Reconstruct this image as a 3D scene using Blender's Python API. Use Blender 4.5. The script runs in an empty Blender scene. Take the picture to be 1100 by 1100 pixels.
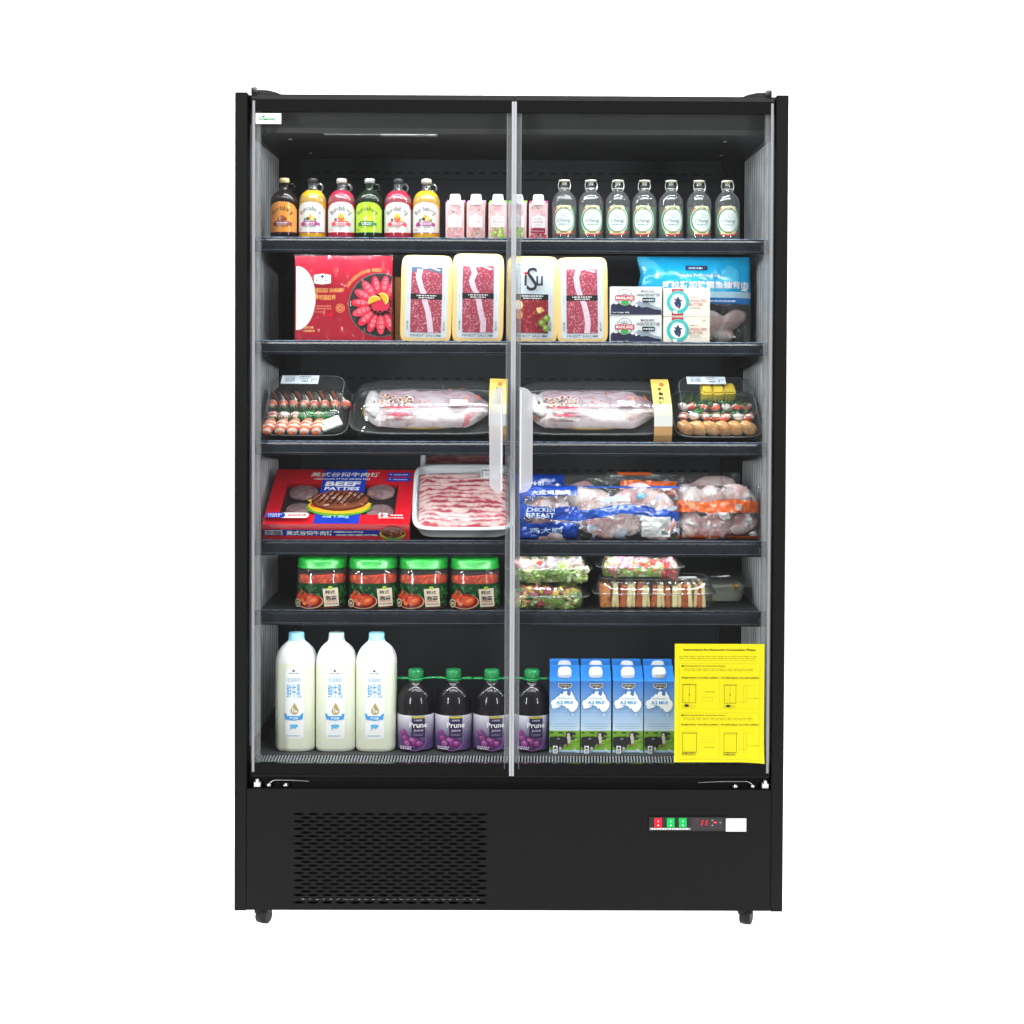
import bpy, bmesh, math, random
from mathutils import Vector, Matrix, Euler, noise
from mathutils.geometry import tessellate_polygon
PI = math.pi
R = math.radians
rnd = random.Random(7)
scene = bpy.context.scene
COL = scene.collection

# ------------------------------------------------------------------ camera
CAM = Vector((0.00238, -3.8, 1.30912))
YAW, PITCH, ROLL, FPX, SX, SY = 7.5009e-3, -2.11185e-2, 4.52831e-3, 1802.64, 13.5576, -135.649
def cam_axes():
    f = Vector((math.sin(YAW)*math.cos(PITCH), math.cos(YAW)*math.cos(PITCH), math.sin(PITCH)))
    r = Vector((math.cos(YAW), -math.sin(YAW), 0)); u = r.cross(f)
    r2 = math.cos(ROLL)*r + math.sin(ROLL)*u
    return r2, r2.cross(f), f
AR, AU, AF = cam_axes()
def at(px, py, Y):
    """point of the photograph (1100 px) at depth Y"""
    d = AF*FPX + AR*(px-550-SX) - AU*(py-550-SY)
    return CAM + d*((Y-CAM.y)/d.y)
def kk(Y): return (3.8+Y)/1802.6
cd = bpy.data.cameras.new('camera'); cam = bpy.data.objects.new('camera', cd); COL.objects.link(cam)
m3 = Matrix((AR, AU, -AF)).transposed().to_4x4(); m3.translation = CAM
cam.matrix_world = m3
cd.sensor_width = 36; cd.lens = 36*FPX/1100; cd.shift_x = -SX/1100; cd.shift_y = SY/1100
cd.clip_start = .05; cd.clip_end = 100
scene.camera = cam

# ------------------------------------------------------------------ colour and materials
def lin(c): return c/12.92 if c <= .04045 else ((c+.055)/1.055)**2.4
def H(s, k=1.0):
    return tuple(min(.88, lin(int(s[i:i+2], 16)/255)*k) for i in (0, 2, 4)) + (1,)
MATS = {}
def nodes(name):
    m = bpy.data.materials.new(name); m.use_nodes = True
    nt = m.node_tree; nt.nodes.clear()
    out = nt.nodes.new('ShaderNodeOutputMaterial')
    return m, nt, out
def N(nt, t, **kw):
    n = nt.nodes.new(t)
    for k, v in kw.items():
        if k in n.inputs: n.inputs[k].default_value = v
        else: setattr(n, k, v)
    return n
def principled(name, col=None, rough=.5, spec=.5, coat=0, metal=0, bump=None, speck=None, sss=0):
    """col None: the pigment comes from the mesh's own colours"""
    m, nt, out = nodes(name); L = nt.links.new
    b = N(nt, 'ShaderNodeBsdfPrincipled', Roughness=rough, Metallic=metal)
    b.inputs['Specular IOR Level'].default_value = spec
    b.inputs['Coat Weight'].default_value = coat; b.inputs['Coat Roughness'].default_value = .06
    if sss:
        b.inputs['Subsurface Weight'].default_value = sss; b.inputs['Subsurface Scale'].default_value = .006
    src = None
    if col is None:
        a = N(nt, 'ShaderNodeAttribute', attribute_name='Col'); src = a.outputs['Color']
    else:
        g = N(nt, 'ShaderNodeRGB'); g.outputs[0].default_value = col; src = g.outputs[0]
    tc = N(nt, 'ShaderNodeTexCoord')
    if speck:
        sc, amt = speck
        n = N(nt, 'ShaderNodeTexNoise', Scale=sc, Detail=3.0); L(tc.outputs['Object'], n.inputs['Vector'])
        mr = N(nt, 'ShaderNodeMapRange'); mr.inputs['From Min'].default_value = .3; mr.inputs['From Max'].default_value = .7
        mr.inputs['To Min'].default_value = 1-amt; mr.inputs['To Max'].default_value = 1+amt
        L(n.outputs['Fac'], mr.inputs['Value'])
        mx = N(nt, 'ShaderNodeVectorMath', operation='SCALE'); L(src, mx.inputs[0]); L(mr.outputs[0], mx.inputs['Scale'])
        src = mx.outputs[0]
    L(src, b.inputs['Base Color'])
    if bump:
        sc, st, di = bump
        n = N(nt, 'ShaderNodeTexNoise', Scale=sc, Detail=4.0); L(tc.outputs['Object'], n.inputs['Vector'])
        bp = N(nt, 'ShaderNodeBump', Strength=st, Distance=di); L(n.outputs['Fac'], bp.inputs['Height'])
        L(bp.outputs[0], b.inputs['Normal'])
    L(b.outputs[0], out.inputs[0]); return m
def thin(name, tint=(1, 1, 1, 1), r0=.04, rmax=.6, rough=.02, bump=None, haze=0):
    """thin clear sheet: lets light straight through and mirrors a little, more at grazing angles"""
    m, nt, out = nodes(name); L = nt.links.new
    t = N(nt, 'ShaderNodeBsdfTransparent'); t.inputs[0].default_value = tint
    g = N(nt, 'ShaderNodeBsdfGlossy', Roughness=rough)
    lw = N(nt, 'ShaderNodeLayerWeight', Blend=.5)
    p = N(nt, 'ShaderNodeMath', operation='POWER'); p.inputs[1].default_value = 3.2; L(lw.outputs['Facing'], p.inputs[0])
    mr = N(nt, 'ShaderNodeMapRange'); mr.inputs['To Min'].default_value = r0; mr.inputs['To Max'].default_value = rmax
    L(p.outputs[0], mr.inputs['Value'])
    if bump:
        tc = N(nt, 'ShaderNodeTexCoord'); n = N(nt, 'ShaderNodeTexNoise', Scale=bump[0], Detail=3.0, Distortion=1.2); L(tc.outputs['Object'], n.inputs['Vector'])
        bp = N(nt, 'ShaderNodeBump', Strength=bump[1], Distance=bump[2]); L(n.outputs['Fac'], bp.inputs['Height'])
        L(bp.outputs[0], g.inputs['Normal'])
    mx = N(nt, 'ShaderNodeMixShader'); L(mr.outputs[0], mx.inputs[0]); L(t.outputs[0], mx.inputs[1]); L(g.outputs[0], mx.inputs[2])
    res = mx
    if haze:
        d = N(nt, 'ShaderNodeBsdfDiffuse'); d.inputs[0].default_value = (.8, .8, .82, 1)
        mx2 = N(nt, 'ShaderNodeMixShader'); mx2.inputs[0].default_value = haze
        L(mx.outputs[0], mx2.inputs[1]); L(d.outputs[0], mx2.inputs[2]); res = mx2
    L(res.outputs[0], out.inputs[0]); return m
def emit(name, col, s):
    m, nt, out = nodes(name); e = N(nt, 'ShaderNodeEmission', Strength=s); e.inputs[0].default_value = col
    nt.links.new(e.outputs[0], out.inputs[0]); return m
def food(name, c2, scale=60, lo=.45, hi=.6, rough=.35, bump=.3, kind='noise', stretch=(1, 1, 1), coat=.3, dist=0.0):
    """two pigments mixed by a texture: the mesh colour and c2"""
    m, nt, out = nodes(name); L = nt.links.new
    tc = N(nt, 'ShaderNodeTexCoord'); mp = N(nt, 'ShaderNodeMapping'); mp.inputs['Scale'].default_value = stretch
    L(tc.outputs['Object'], mp.inputs[0])
    if kind == 'noise': n = N(nt, 'ShaderNodeTexNoise', Scale=scale, Detail=5.0, Distortion=dist)
    elif kind == 'wave':
        n = N(nt, 'ShaderNodeTexWave', Scale=scale, Distortion=dist, Detail=3.0, bands_direction='Y'); n.inputs['Detail Scale'].default_value = 1.6
    else: n = N(nt, 'ShaderNodeTexVoronoi', Scale=scale)
    L(mp.outputs[0], n.inputs['Vector'])
    o = n.outputs['Distance'] if kind == 'voronoi' else n.outputs['Fac']
    rp = N(nt, 'ShaderNodeMapRange', interpolation_type='SMOOTHSTEP'); rp.inputs['From Min'].default_value = lo; rp.inputs['From Max'].default_value = hi
    L(o, rp.inputs['Value'])
    a = N(nt, 'ShaderNodeAttribute', attribute_name='Col')
    mx = N(nt, 'ShaderNodeMix', data_type='RGBA'); L(rp.outputs[0], mx.inputs[0]); L(a.outputs['Color'], mx.inputs[6]); mx.inputs[7].default_value = c2
    b = N(nt, 'ShaderNodeBsdfPrincipled', Roughness=rough); b.inputs['Coat Weight'].default_value = coat
    b.inputs['Coat Roughness'].default_value = .1
    L(mx.outputs[2], b.inputs['Base Color'])
    bp = N(nt, 'ShaderNodeBump', Strength=bump, Distance=.002); L(o, bp.inputs['Height']); L(bp.outputs[0], b.inputs['Normal'])
    L(b.outputs[0], out.inputs[0]); return m
def backlit_paper_mat():
    m, nt, out = nodes('white_translucent_paper'); d = N(nt, 'ShaderNodeBsdfDiffuse'); t = N(nt, 'ShaderNodeBsdfTranslucent'); mx = N(nt, 'ShaderNodeMixShader')
    d.inputs[0].default_value = t.inputs[0].default_value = (.86, .86, .86, 1); mx.inputs[0].default_value = .5
    nt.links.new(d.outputs[0], mx.inputs[1]); nt.links.new(t.outputs[0], mx.inputs[2]); nt.links.new(mx.outputs[0], out.inputs[0]); return m
DEF = {
 'paper':  lambda: principled('printed_card', rough=.48, spec=.35),
 'gloss':  lambda: principled('glossy_print', rough=.22, spec=.5, coat=.35, bump=(60, .12, .003)),
 'plastic': lambda: principled('moulded_plastic', rough=.32, spec=.5),
 'liquid': lambda: principled('juice_behind_glass', rough=.45, spec=.12, coat=.7),
 'powder': lambda: principled('powder_coated_steel', rough=.62, spec=.08, bump=(700, .4, .0008), speck=(700, .34)),
 'inner':  lambda: principled('interior_steel', rough=.5, spec=.2, speck=(9, .10)),
 'liner':  lambda: principled('side_liner', rough=.22, spec=.6, speck=(14, .2)),
 'rail':   lambda: principled('price_rail_plastic', rough=.2, spec=.55, speck=(30, .2)),
 'railglint': lambda: principled('rail_edge_led_dots', rough=.25, spec=.6, speck=(70, .75)),
 'label': lambda: principled('glossy_label', rough=.3, spec=.5, coat=.8),
 'backlit_paper': lambda: backlit_paper_mat(),
 'black':  lambda: principled('black_rubber', (.006, .006, .006, 1), rough=.5, spec=.25),
 'silk':   lambda: principled('black_printed_glass', (.008, .008, .0085, 1), rough=.12, spec=.25),
 'steel':  lambda: principled('bright_steel', (.7, .7, .7, 1), rough=.3, metal=1),
 'white':  lambda: principled('white_paint', (.8, .8, .8, 1), rough=.5),
 'milk':   lambda: principled('milk_in_plastic', rough=.35, spec=.4, coat=.25, sss=.3),
 'pane':   lambda: thin('clear_door_glass', (.975, .985, .98, 1), .03, .45, .01),
 'edge':   lambda: thin('polished_glass_edge', (.80, .82, .83, 1), .10, .7, .12, haze=.13),
 'gasket': lambda: principled('clear_seal', rough=.35, spec=.5),
 'acrylic': lambda: thin('frosted_acrylic', (.88, .88, .92, 1), .07, .7, .14, haze=.36),
 'glass':  lambda: thin('bottle_glass', (.90, .95, .93, 1), .09, 1.0, .05, haze=.055),
 'lid':    lambda: thin('clear_plastic_lid', (.95, .965, .965, 1), .06, .9, .035, bump=(40, .12, .003), haze=.02),
 'film':   lambda: thin('crinkled_film', (.97, .975, .98, 1), .13, .9, .09, bump=(70, .9, .014), haze=.025),
 'filmclear': lambda: thin('shrink_film', (.97, .97, .97, 1), .03, .5, .1, bump=(30, .6, .008)),
 'fat': lambda: food('salami_fat', H('b98a9a'), 160, .55, .75, .4, .3),
 'meat': lambda: principled('sliced_meat', rough=.35, spec=.5, coat=.4, speck=(260, .14)),
 'salami2': lambda: food('dark_salami', H('b8505a'), 120, .5, .7, .35, .4),
 'patty2': lambda: principled('glazed_eel', rough=.3, coat=.4, bump=(120, .4, .002)),
 'bread2': lambda: food('fried_tofu', H('e6bc7c'), 60, .45, .7, .5, .4, coat=.1),
 'bread3': lambda: food('egg_omelette', H('d8a82a'), 50, .5, .75, .5, .3, coat=.1),
 'bagblue': lambda: principled('printed_blue_film', rough=.25, spec=.7, coat=.8, bump=(70, .4, .005)),
 'led':    lambda: emit('led_light', (.90, .95, 1, 1), 240),
 'leddim': lambda: emit('dim_led_light', (.92, .96, 1, 1), 170),
 'digit':  lambda: emit('red_digit', (1, .03, .07, 1), 1.1),
 'salami': lambda: food('salami', H('cf9da6'), 330, .50, .72, .35, .3),
 'pork':   lambda: food('pork_belly', H('f0d6d2'), 120, .40, .56, .4, .6, 'noise', (.16, 1.05, .4), dist=.35),
 'beef':   lambda: food('marbled_beef', H('a87c78'), 110, .52, .72, .4, .4, 'noise', (.18, 1.1, .4), dist=.4),
 'filmglint':  lambda: principled('film_with_glints', rough=.25, spec=.7, coat=.8, bump=(70, .5, .006)),
 'fish':   lambda: food('wrapped_fish', H('c6b6bc'), 30, .35, .7, .25, .5, stretch=(.5, 1, 1), coat=.6, dist=1.5),
 'chicken': lambda: food('raw_chicken', H('f2e4e0'), 28, .4, .65, .35, .35, coat=.5, dist=.8),
 'kimchi': lambda: food('kimchi', H('e0602a'), 55, .48, .68, .25, .6, coat=.8, dist=1.2),
 'patty':  lambda: food('frozen_patty', H('a58a8c'), 90, .4, .65, .6, .5, coat=0),
 'bread':  lambda: food('bread', H('c9b070'), 140, .52, .75, .8, .4, coat=0),
 'crust':  lambda: food('orange_bread', H('8e3a10'), 90, .45, .7, .7, .4, coat=0),
 'leafy':  lambda: food('salad_leaf', H('dfe8b8'), 70, .5, .72, .4, .5, coat=.2),
 'shrimp': lambda: food('cooked_shrimp', H('f0d8cc'), 30, .45, .75, .3, .3, 'wave', (.9, .9, .9), coat=.5, dist=1.5),
}
def mat(n):
    if n not in MATS: MATS[n] = DEF[n]()
    return MATS[n]

# ------------------------------------------------------------------ mesh tools
class MB:
    def __init__(s): s.v = []; s.f = []; s.c = []; s.m = []; s.sm = []; s.mats = []
    def add(s, vs, fs, col=(.5, .5, .5, 1), mt='paper', smooth=False, M=None):
        b = len(s.v)
        for p in vs:
            p = Vector(p); s.v.append(M @ p if M else p)
        if mt not in s.mats: s.mats.append(mt)
        mi = s.mats.index(mt)
        per = isinstance(col, list)
        for i, f in enumerate(fs):
            s.f.append([b+j for j in f]); s.c.append(col[i] if per else col); s.m.append(mi); s.sm.append(smooth)
        return s
    def box(s, x0, x1, y0, y1, z0, z1, col=(.5, .5, .5, 1), mt='paper', M=None):
        v = [(x, y, z) for x in (x0, x1) for y in (y0, y1) for z in (z0, z1)]
        return s.add(v, [(0, 1, 3, 2), (4, 6, 7, 5), (0, 4, 5, 1), (2, 3, 7, 6), (0, 2, 6, 4), (1, 5, 7, 3)], col, mt, False, M)
    def loft(s, rings, col, mt, caps=(True, True), smooth=True, M=None, colf=None):
        n = len(rings[0]); vs = [p for r in rings for p in r]; fs = []; cs = []
        for i in range(len(rings)-1):
            for j in range(n):
                k = (j+1) % n; fs.append((i*n+j, i*n+k, (i+1)*n+k, (i+1)*n+j)); cs.append(colf(i, j) if colf else col)
        s.add(vs, fs, cs if colf else col, mt, smooth, M)
        for c, i in ((caps[0], 0), (caps[1], len(rings)-1)):
            if c: s.add(rings[i], [tuple(range(n))], colf(min(i, len(rings)-2), 0) if colf else col, mt, False, M)
        return s
    def lathe(s, prof, col, mt, seg=32, caps=(True, True), M=None):
        return s.loft([[(r*math.cos(2*PI*j/seg), r*math.sin(2*PI*j/seg), z) for j in range(seg)] for r, z in prof], col, mt, caps, True, M)
    def tube(s, pts, r, col, mt, seg=8, closed=False):
        pts = [Vector(p) for p in pts]; rings = []
        n = len(pts)
        for i, p in enumerate(pts):
            t = (pts[(i+1) % n]-pts[i-1]) if closed else (pts[min(i+1, n-1)]-pts[max(i-1, 0)])
            t.normalize(); a = t.orthogonal() if abs(t.z) > .9 else t.cross(Vector((0, 0, 1)))
            a.normalize(); b = t.cross(a)
            rings.append([p+r*(math.cos(2*PI*j/seg)*a+math.sin(2*PI*j/seg)*b) for j in range(seg)])
        if closed: rings.append(rings[0])
        return s.loft(rings, col, mt, (not closed, not closed))
    def prism(s, poly, y0, y1, col, mt, M=None):
        """outline in x,z pushed along y"""
        n = len(poly)
        vs = [(x, y0, z) for x, z in poly]+[(x, y1, z) for x, z in poly]
        fs = [tuple(range(n)), tuple(range(2*n-1, n-1, -1))]+[(i, (i+1) % n, n+(i+1) % n, n+i) for i in range(n)]
        return s.add(vs, fs, col, mt, False, M)
    def blob(s, c, r, col, mt, seed=0, amp=.15, fr=2.0, rot=(0, 0, 0), nu=14, nv=9, flat=0):
        M = Matrix.Translation(c) @ Euler(rot).to_matrix().to_4x4()
        rings = []
        for i in range(nv+1):
            th = PI*(i+.02)/(nv+.04); ring = []
            for j in range(nu):
                ph = 2*PI*j/nu; d = Vector((math.sin(th)*math.cos(ph), math.sin(th)*math.sin(ph), -math.cos(th)))
                k = 1+amp*noise.noise(d*fr+Vector((seed*3.7, seed*1.3, seed*.7)))
                ring.append((d.x*r[0]*k, d.y*r[1]*k, d.z*r[2]*k))
            rings.append(ring)
        return s.loft(rings, col, mt, M=M)
    def build(s, name, parent=None, bevel=0, seg=2):
        me = bpy.data.meshes.new(name); me.from_pydata([tuple(v) for v in s.v], [], s.f)
        for n in s.mats: me.materials.append(mat(n))
        me.polygons.foreach_set('material_index', s.m); me.polygons.foreach_set('use_smooth', s.sm)
        a = me.color_attributes.new('Col', 'FLOAT_COLOR', 'CORNER'); buf = []
        for f, c in zip(s.f, s.c): buf.extend(tuple(c)*len(f))
        a.data.foreach_set('color', buf)
        me.validate()
        if bevel:
            bm = bmesh.new(); bm.from_mesh(me); bmesh.ops.remove_doubles(bm, verts=bm.verts, dist=1e-6)
            es = [e for e in bm.edges if len(e.link_faces) == 2 and e.calc_face_angle(0) > .6]
            bmesh.ops.bevel(bm, geom=es, offset=bevel, segments=seg, affect='EDGES', clamp_overlap=True)
            bm.to_mesh(me); bm.free()
        me.update()
        o = bpy.data.objects.new(name, me); COL.objects.link(o)
        if parent is not None: o.parent = parent
        return o
def se_ring(w, d, e, z, seg=40, cx=0, cy=0):
    out = []
    for j in range(seg):
        t = 2*PI*j/seg; c, s_ = math.cos(t), math.sin(t)
        out.append((cx+w*math.copysign(abs(c)**(2/e), c), cy+d*math.copysign(abs(s_)**(2/e), s_), z))
    return out
_TX = {}
def text2d(s, bold=0.0):
    if (s, bold) not in _TX:
        c = bpy.data.curves.new('t', 'FONT'); c.body = s; c.resolution_u = 2; c.align_x = 'CENTER'; c.offset = bold
        o = bpy.data.objects.new('t', c); COL.objects.link(o)
        m = bpy.data.meshes.new_from_object(o.evaluated_get(bpy.context.evaluated_depsgraph_get()))
        m.calc_loop_triangles()
        v = [(p.co.x, p.co.y) for p in m.vertices]; t = [tuple(q.vertices) for q in m.loop_triangles]
        bpy.data.objects.remove(o); bpy.data.curves.remove(c); bpy.data.meshes.remove(m)
        xs = [p[0] for p in v]; ys = [p[1] for p in v]
        x0, x1, y0, y1 = min(xs), max(xs), min(ys), max(ys)
        _TX[(s, bold)] = ([((x-(x0+x1)/2)/(x1-x0), (y-(y0+y1)/2)/(y1-y0)) for x, y in v], t)
    return _TX[(s, bold)]
class Print:
    """ink laid on a surface: each call is one layer slightly above the one before"""
    def __init__(s, mb, mp, h=.0003, mt='paper', maxu=None, dh=.00012, maxv=None):
        s.mb, s.mp, s.h, s.mt, s.maxu, s.dh, s.maxv = mb, mp, h, mt, maxu, dh, maxv
    def tris(s, v, t, col, mt=None):
        vs = []; fs = []
        stack = [(v[a], v[b], v[c]) for a, b, c in t]
        while stack:
            tr = stack.pop()
            if s.maxu:
                e = max(range(3), key=lambda i: max(abs(tr[i][0]-tr[(i+1) % 3][0]), abs(tr[i][1]-tr[(i+1) % 3][1]) if s.maxv else 0))
                a, b, c = tr[e], tr[(e+1) % 3], tr[(e+2) % 3]
                if abs(a[0]-b[0]) > s.maxu or (s.maxv and abs(a[1]-b[1]) > s.maxv):
                    md = ((a[0]+b[0])/2, (a[1]+b[1])/2); stack += [(a, md, c), (md, b, c)]; continue
            n = len(vs); vs += [s.mp(p[0], p[1], s.h) for p in tr]; fs.append((n, n+1, n+2))
        s.mb.add(vs, fs, col, mt or s.mt); s.h += s.dh
        return s
    def poly(s, pts, col, mt=None):
        t = tessellate_polygon([[Vector((x, y, 0)) for x, y in pts]])
        return s.tris(pts, t, col, mt)
    def rect(s, u0, u1, v0, v1, col, mt=None): return s.poly([(u0, v0), (u1, v0), (u1, v1), (u0, v1)], col, mt)
    def rrect(s, u0, u1, v0, v1, r, col, mt=None, n=5):
        p = []
        for cx, cy, a0 in ((u1-r, v1-r, 0), (u0+r, v1-r, 90), (u0+r, v0+r, 180), (u1-r, v0+r, 270)):
            p += [(cx+r*math.cos(R(a0+90*i/n)), cy+r*math.sin(R(a0+90*i/n))) for i in range(n+1)]
        return s.poly(p, col, mt)
    def ell(s, cx, cy, rx, ry, col, mt=None, n=26, a=0):
        ca, sa = math.cos(a), math.sin(a); p = []
        for i in range(n):
            x, y = rx*math.cos(2*PI*i/n), ry*math.sin(2*PI*i/n); p.append((cx+x*ca-y*sa, cy+x*sa+y*ca))
        return s.poly(p, col, mt)
    def ring(s, cx, cy, r0, r1, col, a0=0, a1=360, n=32):
        v = []; t = []
        for i in range(n+1):
            a = R(a0+(a1-a0)*i/n); c, q = math.cos(a), math.sin(a)
            v += [(cx+r0*c, cy+r0*q), (cx+r1*c, cy+r1*q)]
            if i: k = 2*i; t += [(k-2, k-1, k), (k-1, k+1, k)]
        return s.tris(v, t, col)
    def text(s, txt, u, v, w, h, col, bold=.012, arc=0, rot=0, mt=None, shear=0):
        vv, t = text2d(txt, bold)
        out = []; cr, sr = math.cos(rot), math.sin(rot)
        for x, y in vv:
            x, y = x*w+shear*y*h, y*h
            if arc:
                a = x/arc; x, y = (arc+y)*math.sin(a), (arc+y)*math.cos(a)-arc
            out.append((u+x*cr-y*sr, v+x*sr+y*cr))
        return s.tris(out, t, col, mt)
    def lines(s, u0, u1, v, h, col, seed=0, dash=.003, n=1, gap=0):
        """rows of print too small to read"""
        q = random.Random(seed); v_ = []; t = []
        for i in range(n):
            u = u0; vv = v-i*gap
            while u < u1-dash*.3:
                w = min(dash*q.uniform(.3, 1.2), u1-u); k = len(v_)
                v_ += [(u, vv), (u+w, vv), (u+w, vv+h), (u, vv+h)]; t += [(k, k+1, k+2), (k, k+2, k+3)]
                u += w+dash*.28
        return s.tris(v_, t, col)
    def line(s, a, b, w, col):
        d = Vector((b[0]-a[0], b[1]-a[1])); d.normalize(); p = Vector((-d.y, d.x))*w/2
        return s.poly([(a[0]-p.x, a[1]-p.y), (b[0]-p.x, b[1]-p.y), (b[0]+p.x, b[1]+p.y), (a[0]+p.x, a[1]+p.y)], col)
def flat(y0): return lambda u, v, h: (u, y0-h, v)
def cyl(r): return lambda u, v, h: ((r+h)*math.sin(u/r), -(r+h)*math.cos(u/r), v)
def top(z0): return lambda u, v, h: (u, v, z0+h)
def thing(name, label, cat, loc=(0, 0, 0), rot=(0, 0, 0), group=None):
    o = bpy.data.objects.new(name, None); COL.objects.link(o); o.empty_display_size = .03
    o.location = loc; o.rotation_euler = rot; o['label'] = label; o['category'] = cat
    if group: o['group'] = group
    return o
def dup(root, loc, label, rot=None):
    r = root.copy(); COL.objects.link(r); r.location = loc; r['label'] = label
    if rot is not None: r.rotation_euler = rot
    for ch in list(root.children):
        c = ch.copy(); COL.objects.link(c); c.parent = r
        for g in list(ch.children):
            d = g.copy(); COL.objects.link(d); d.parent = c
    return r

WHITE = H('f2f2f0'); INK = H('1c1c20'); BLACK = (.008, .008, .009, 1)
exec_sections = []
# ------------------------------------------------------------------ studio: paper sweep, world, lamps
sw = MB()
GZ = -.0135
prof = [(-.85, 0), (1.0, 0)] + [(1.0+.8*math.sin(R(a)), .8-.8*math.cos(R(a))) for a in range(10, 91, 10)] + [(1.8, 3.6)]
vs = [(x, y, z+GZ) for y, z in prof for x in (-4.5, 4.5)]
sw.add(vs, [(2*i, 2*i+1, 2*i+3, 2*i+2) for i in range(len(prof)-1)], (.86, .86, .86, 1), 'backlit_paper', True)
ground = sw.build('ground'); ground['kind'] = 'structure'
w = bpy.data.worlds.new('World'); scene.world = w; w.use_nodes = True
w.node_tree.nodes['Background'].inputs[0].default_value = (1, 1, 1, 1)
w.node_tree.nodes['Background'].inputs[1].default_value = .2
def area(name, loc, target, sx, sy, power, col=(1, 1, 1)):
    l = bpy.data.lights.new(name, 'AREA'); l.shape = 'RECTANGLE'; l.size = sx; l.size_y = sy; l.energy = power; l.color = col
    o = bpy.data.objects.new(name, l); COL.objects.link(o); o.location = loc
    o.rotation_euler = (Vector(target)-Vector(loc)).to_track_quat('-Z', 'Y').to_euler(); return o
area('softbox', (-2.4, -3.15, 1.35), (0, 0, 1.0), .34, 1.7, 72)
area('softbox', (2.5, -3.15, 1.35), (0, 0, 1.0), .34, 1.7, 57)
area('overhead_fill', (0, -1.2, 3.5), (0, -.3, 0), 3.4, 1.0, 130)  # added light from above that burns the floor out to white
area('backdrop_fill', (-1.3, .75, 3.3), (-.8, 1.8, 1.0), 1.6, .5, 170)  # added pair of unseen lights that whitens the backdrop
area('backdrop_fill', (1.3, .75, 3.3), (.8, 1.8, 1.0), 1.6, .5, 170)
# added lamp under the translucent paper washes out the contact shadow
area('underfloor_fill', (0, .1, -1.0), (0, .1001, 0), 5.0, 2.4, 150)

# ------------------------------------------------------------------ the display fridge
HW, ZB, ZT = .625, .03, .03+1.858
YB = .50                                # face of the back panel
IW = .592                               # half width inside
LIPY = .05
fr = thing('display_fridge', 'tall black two door glass display fridge stocked with food and drink', 'fridge', (0, 0, 0))
def zc(py, Y): return at(549, py, Y).z
CHAR = (.0088, .0088, .0092, 1)
for sgn in (-1, 1):
    b = MB(); x0, x1 = sorted((sgn*HW, sgn*(HW-.0275)))
    b.box(x0, x1, 0, .62, ZB, ZT, CHAR, 'powder'); b.build('side_panel', fr, .0012)
    b = MB(); a0, a1 = sorted((sgn*(HW-.029), sgn*IW))
    b.box(a0, a1, .03, .60, .40, 1.82, H('747578'), 'liner')
    for i in range(34):                 # upright ribs of the clear liner
        y = .05+i*.0125
        b.box(min(sgn*IW, sgn*(IW-.0016)), max(sgn*IW, sgn*(IW-.0016)), y, y+.0045, .41, 1.79, (H('d4d5d7'), H('a4a5a8'), H('bcbdc0'))[i % 3], 'liner')
    b.build('side_liner', fr)
b = MB(); b.box(-IW-.014, IW+.014, YB, .60, .32, 1.83, (.031, .034, .039, 1), 'inner')
b.build('back_panel', fr)
z_top_back = at(549, 186, YB).z
for py in (186.5, 407, 505):
    b = MB(); z = at(549, py, YB).z
    for i in range(34):
        x = -.50+i*.0303
        b.box(x-.0085, x+.0085, YB-.0012, YB-.0004, z-.0028, z+.0028, BLACK, 'black')
    b.build('air_slots', fr)
b = MB()
b.box(-.50, .52, YB-.0018, YB-.0006, at(549, 182, YB).z, at(549, 182.8, YB).z, (.04, .042, .046, 1), 'inner')
b.box(-.50, .52, YB-.0018, YB-.0006, at(549, 193, YB).z, at(549, 193.8, YB).z, (.005, .005, .006, 1), 'inner')
b.build('panel_seam', fr)
for sgn in (-1, 1):                      # slotted uprights the shelves hook into
    b = MB(); x0, x1 = sorted((sgn*.585, sgn*.538))
    b.box(x0, x1, YB-.035, YB-.002, .40, 1.80, (.009, .009, .010, 1), 'inner')
    for i in range(60):
        z = .45+i*.022
        b.box(sgn*.555-.004, sgn*.555+.004, YB-.0358, YB-.0351, z, z+.012, BLACK, 'black')
    b.build('upright', fr)
# roof, ceiling and air curtain fascia
zr = at(549, 103, .03).z
b = MB(); b.box(-HW+.028, HW-.028, .035, .62, zr-.028, zr, CHAR, 'powder'); b.build('roof', fr, .001)
zf1, zf0 = at(549, 121, .05).z, at(549, 143.5, .05).z
b = MB()
b.add([(-IW, .05, zf1), (IW, .05, zf1), (IW, .06, zf0+.012), (-IW, .06, zf0+.012), (-IW, .062, zf0), (IW, .062, zf0)],
      [(0, 1, 2, 3), (3, 2, 5, 4)], [(.05, .05, .051, 1), (.085, .085, .087, 1)], 'inner'); b.build('fascia', fr)
zcl = at(549, 172, YB).z
b = MB(); b.box(-IW, IW, .063, .090, zf0+.012, zf0+.016, (.05, .05, .052, 1), 'inner'); b.add([(-IW, .0905, zf0+.0035), (IW, .0905, zf0+.0035), (IW, YB, zcl), (-IW, YB, zcl)], [(0, 1, 2, 3)], (.065, .065, .068, 1), 'inner')
for x, y in ((-.52, .15), (-.50, .38), (.50, .15), (.52, .38)):
    z = zf0+(zcl-zf0)*(y-.062)/(YB-.062)
    b.lathe([(.004, z-.003), (.005, z-.0005)], H('b0b0b0'), 'steel', 10, M=Matrix.Translation((x, y, 0)))
b.build('ceiling', fr)
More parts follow.
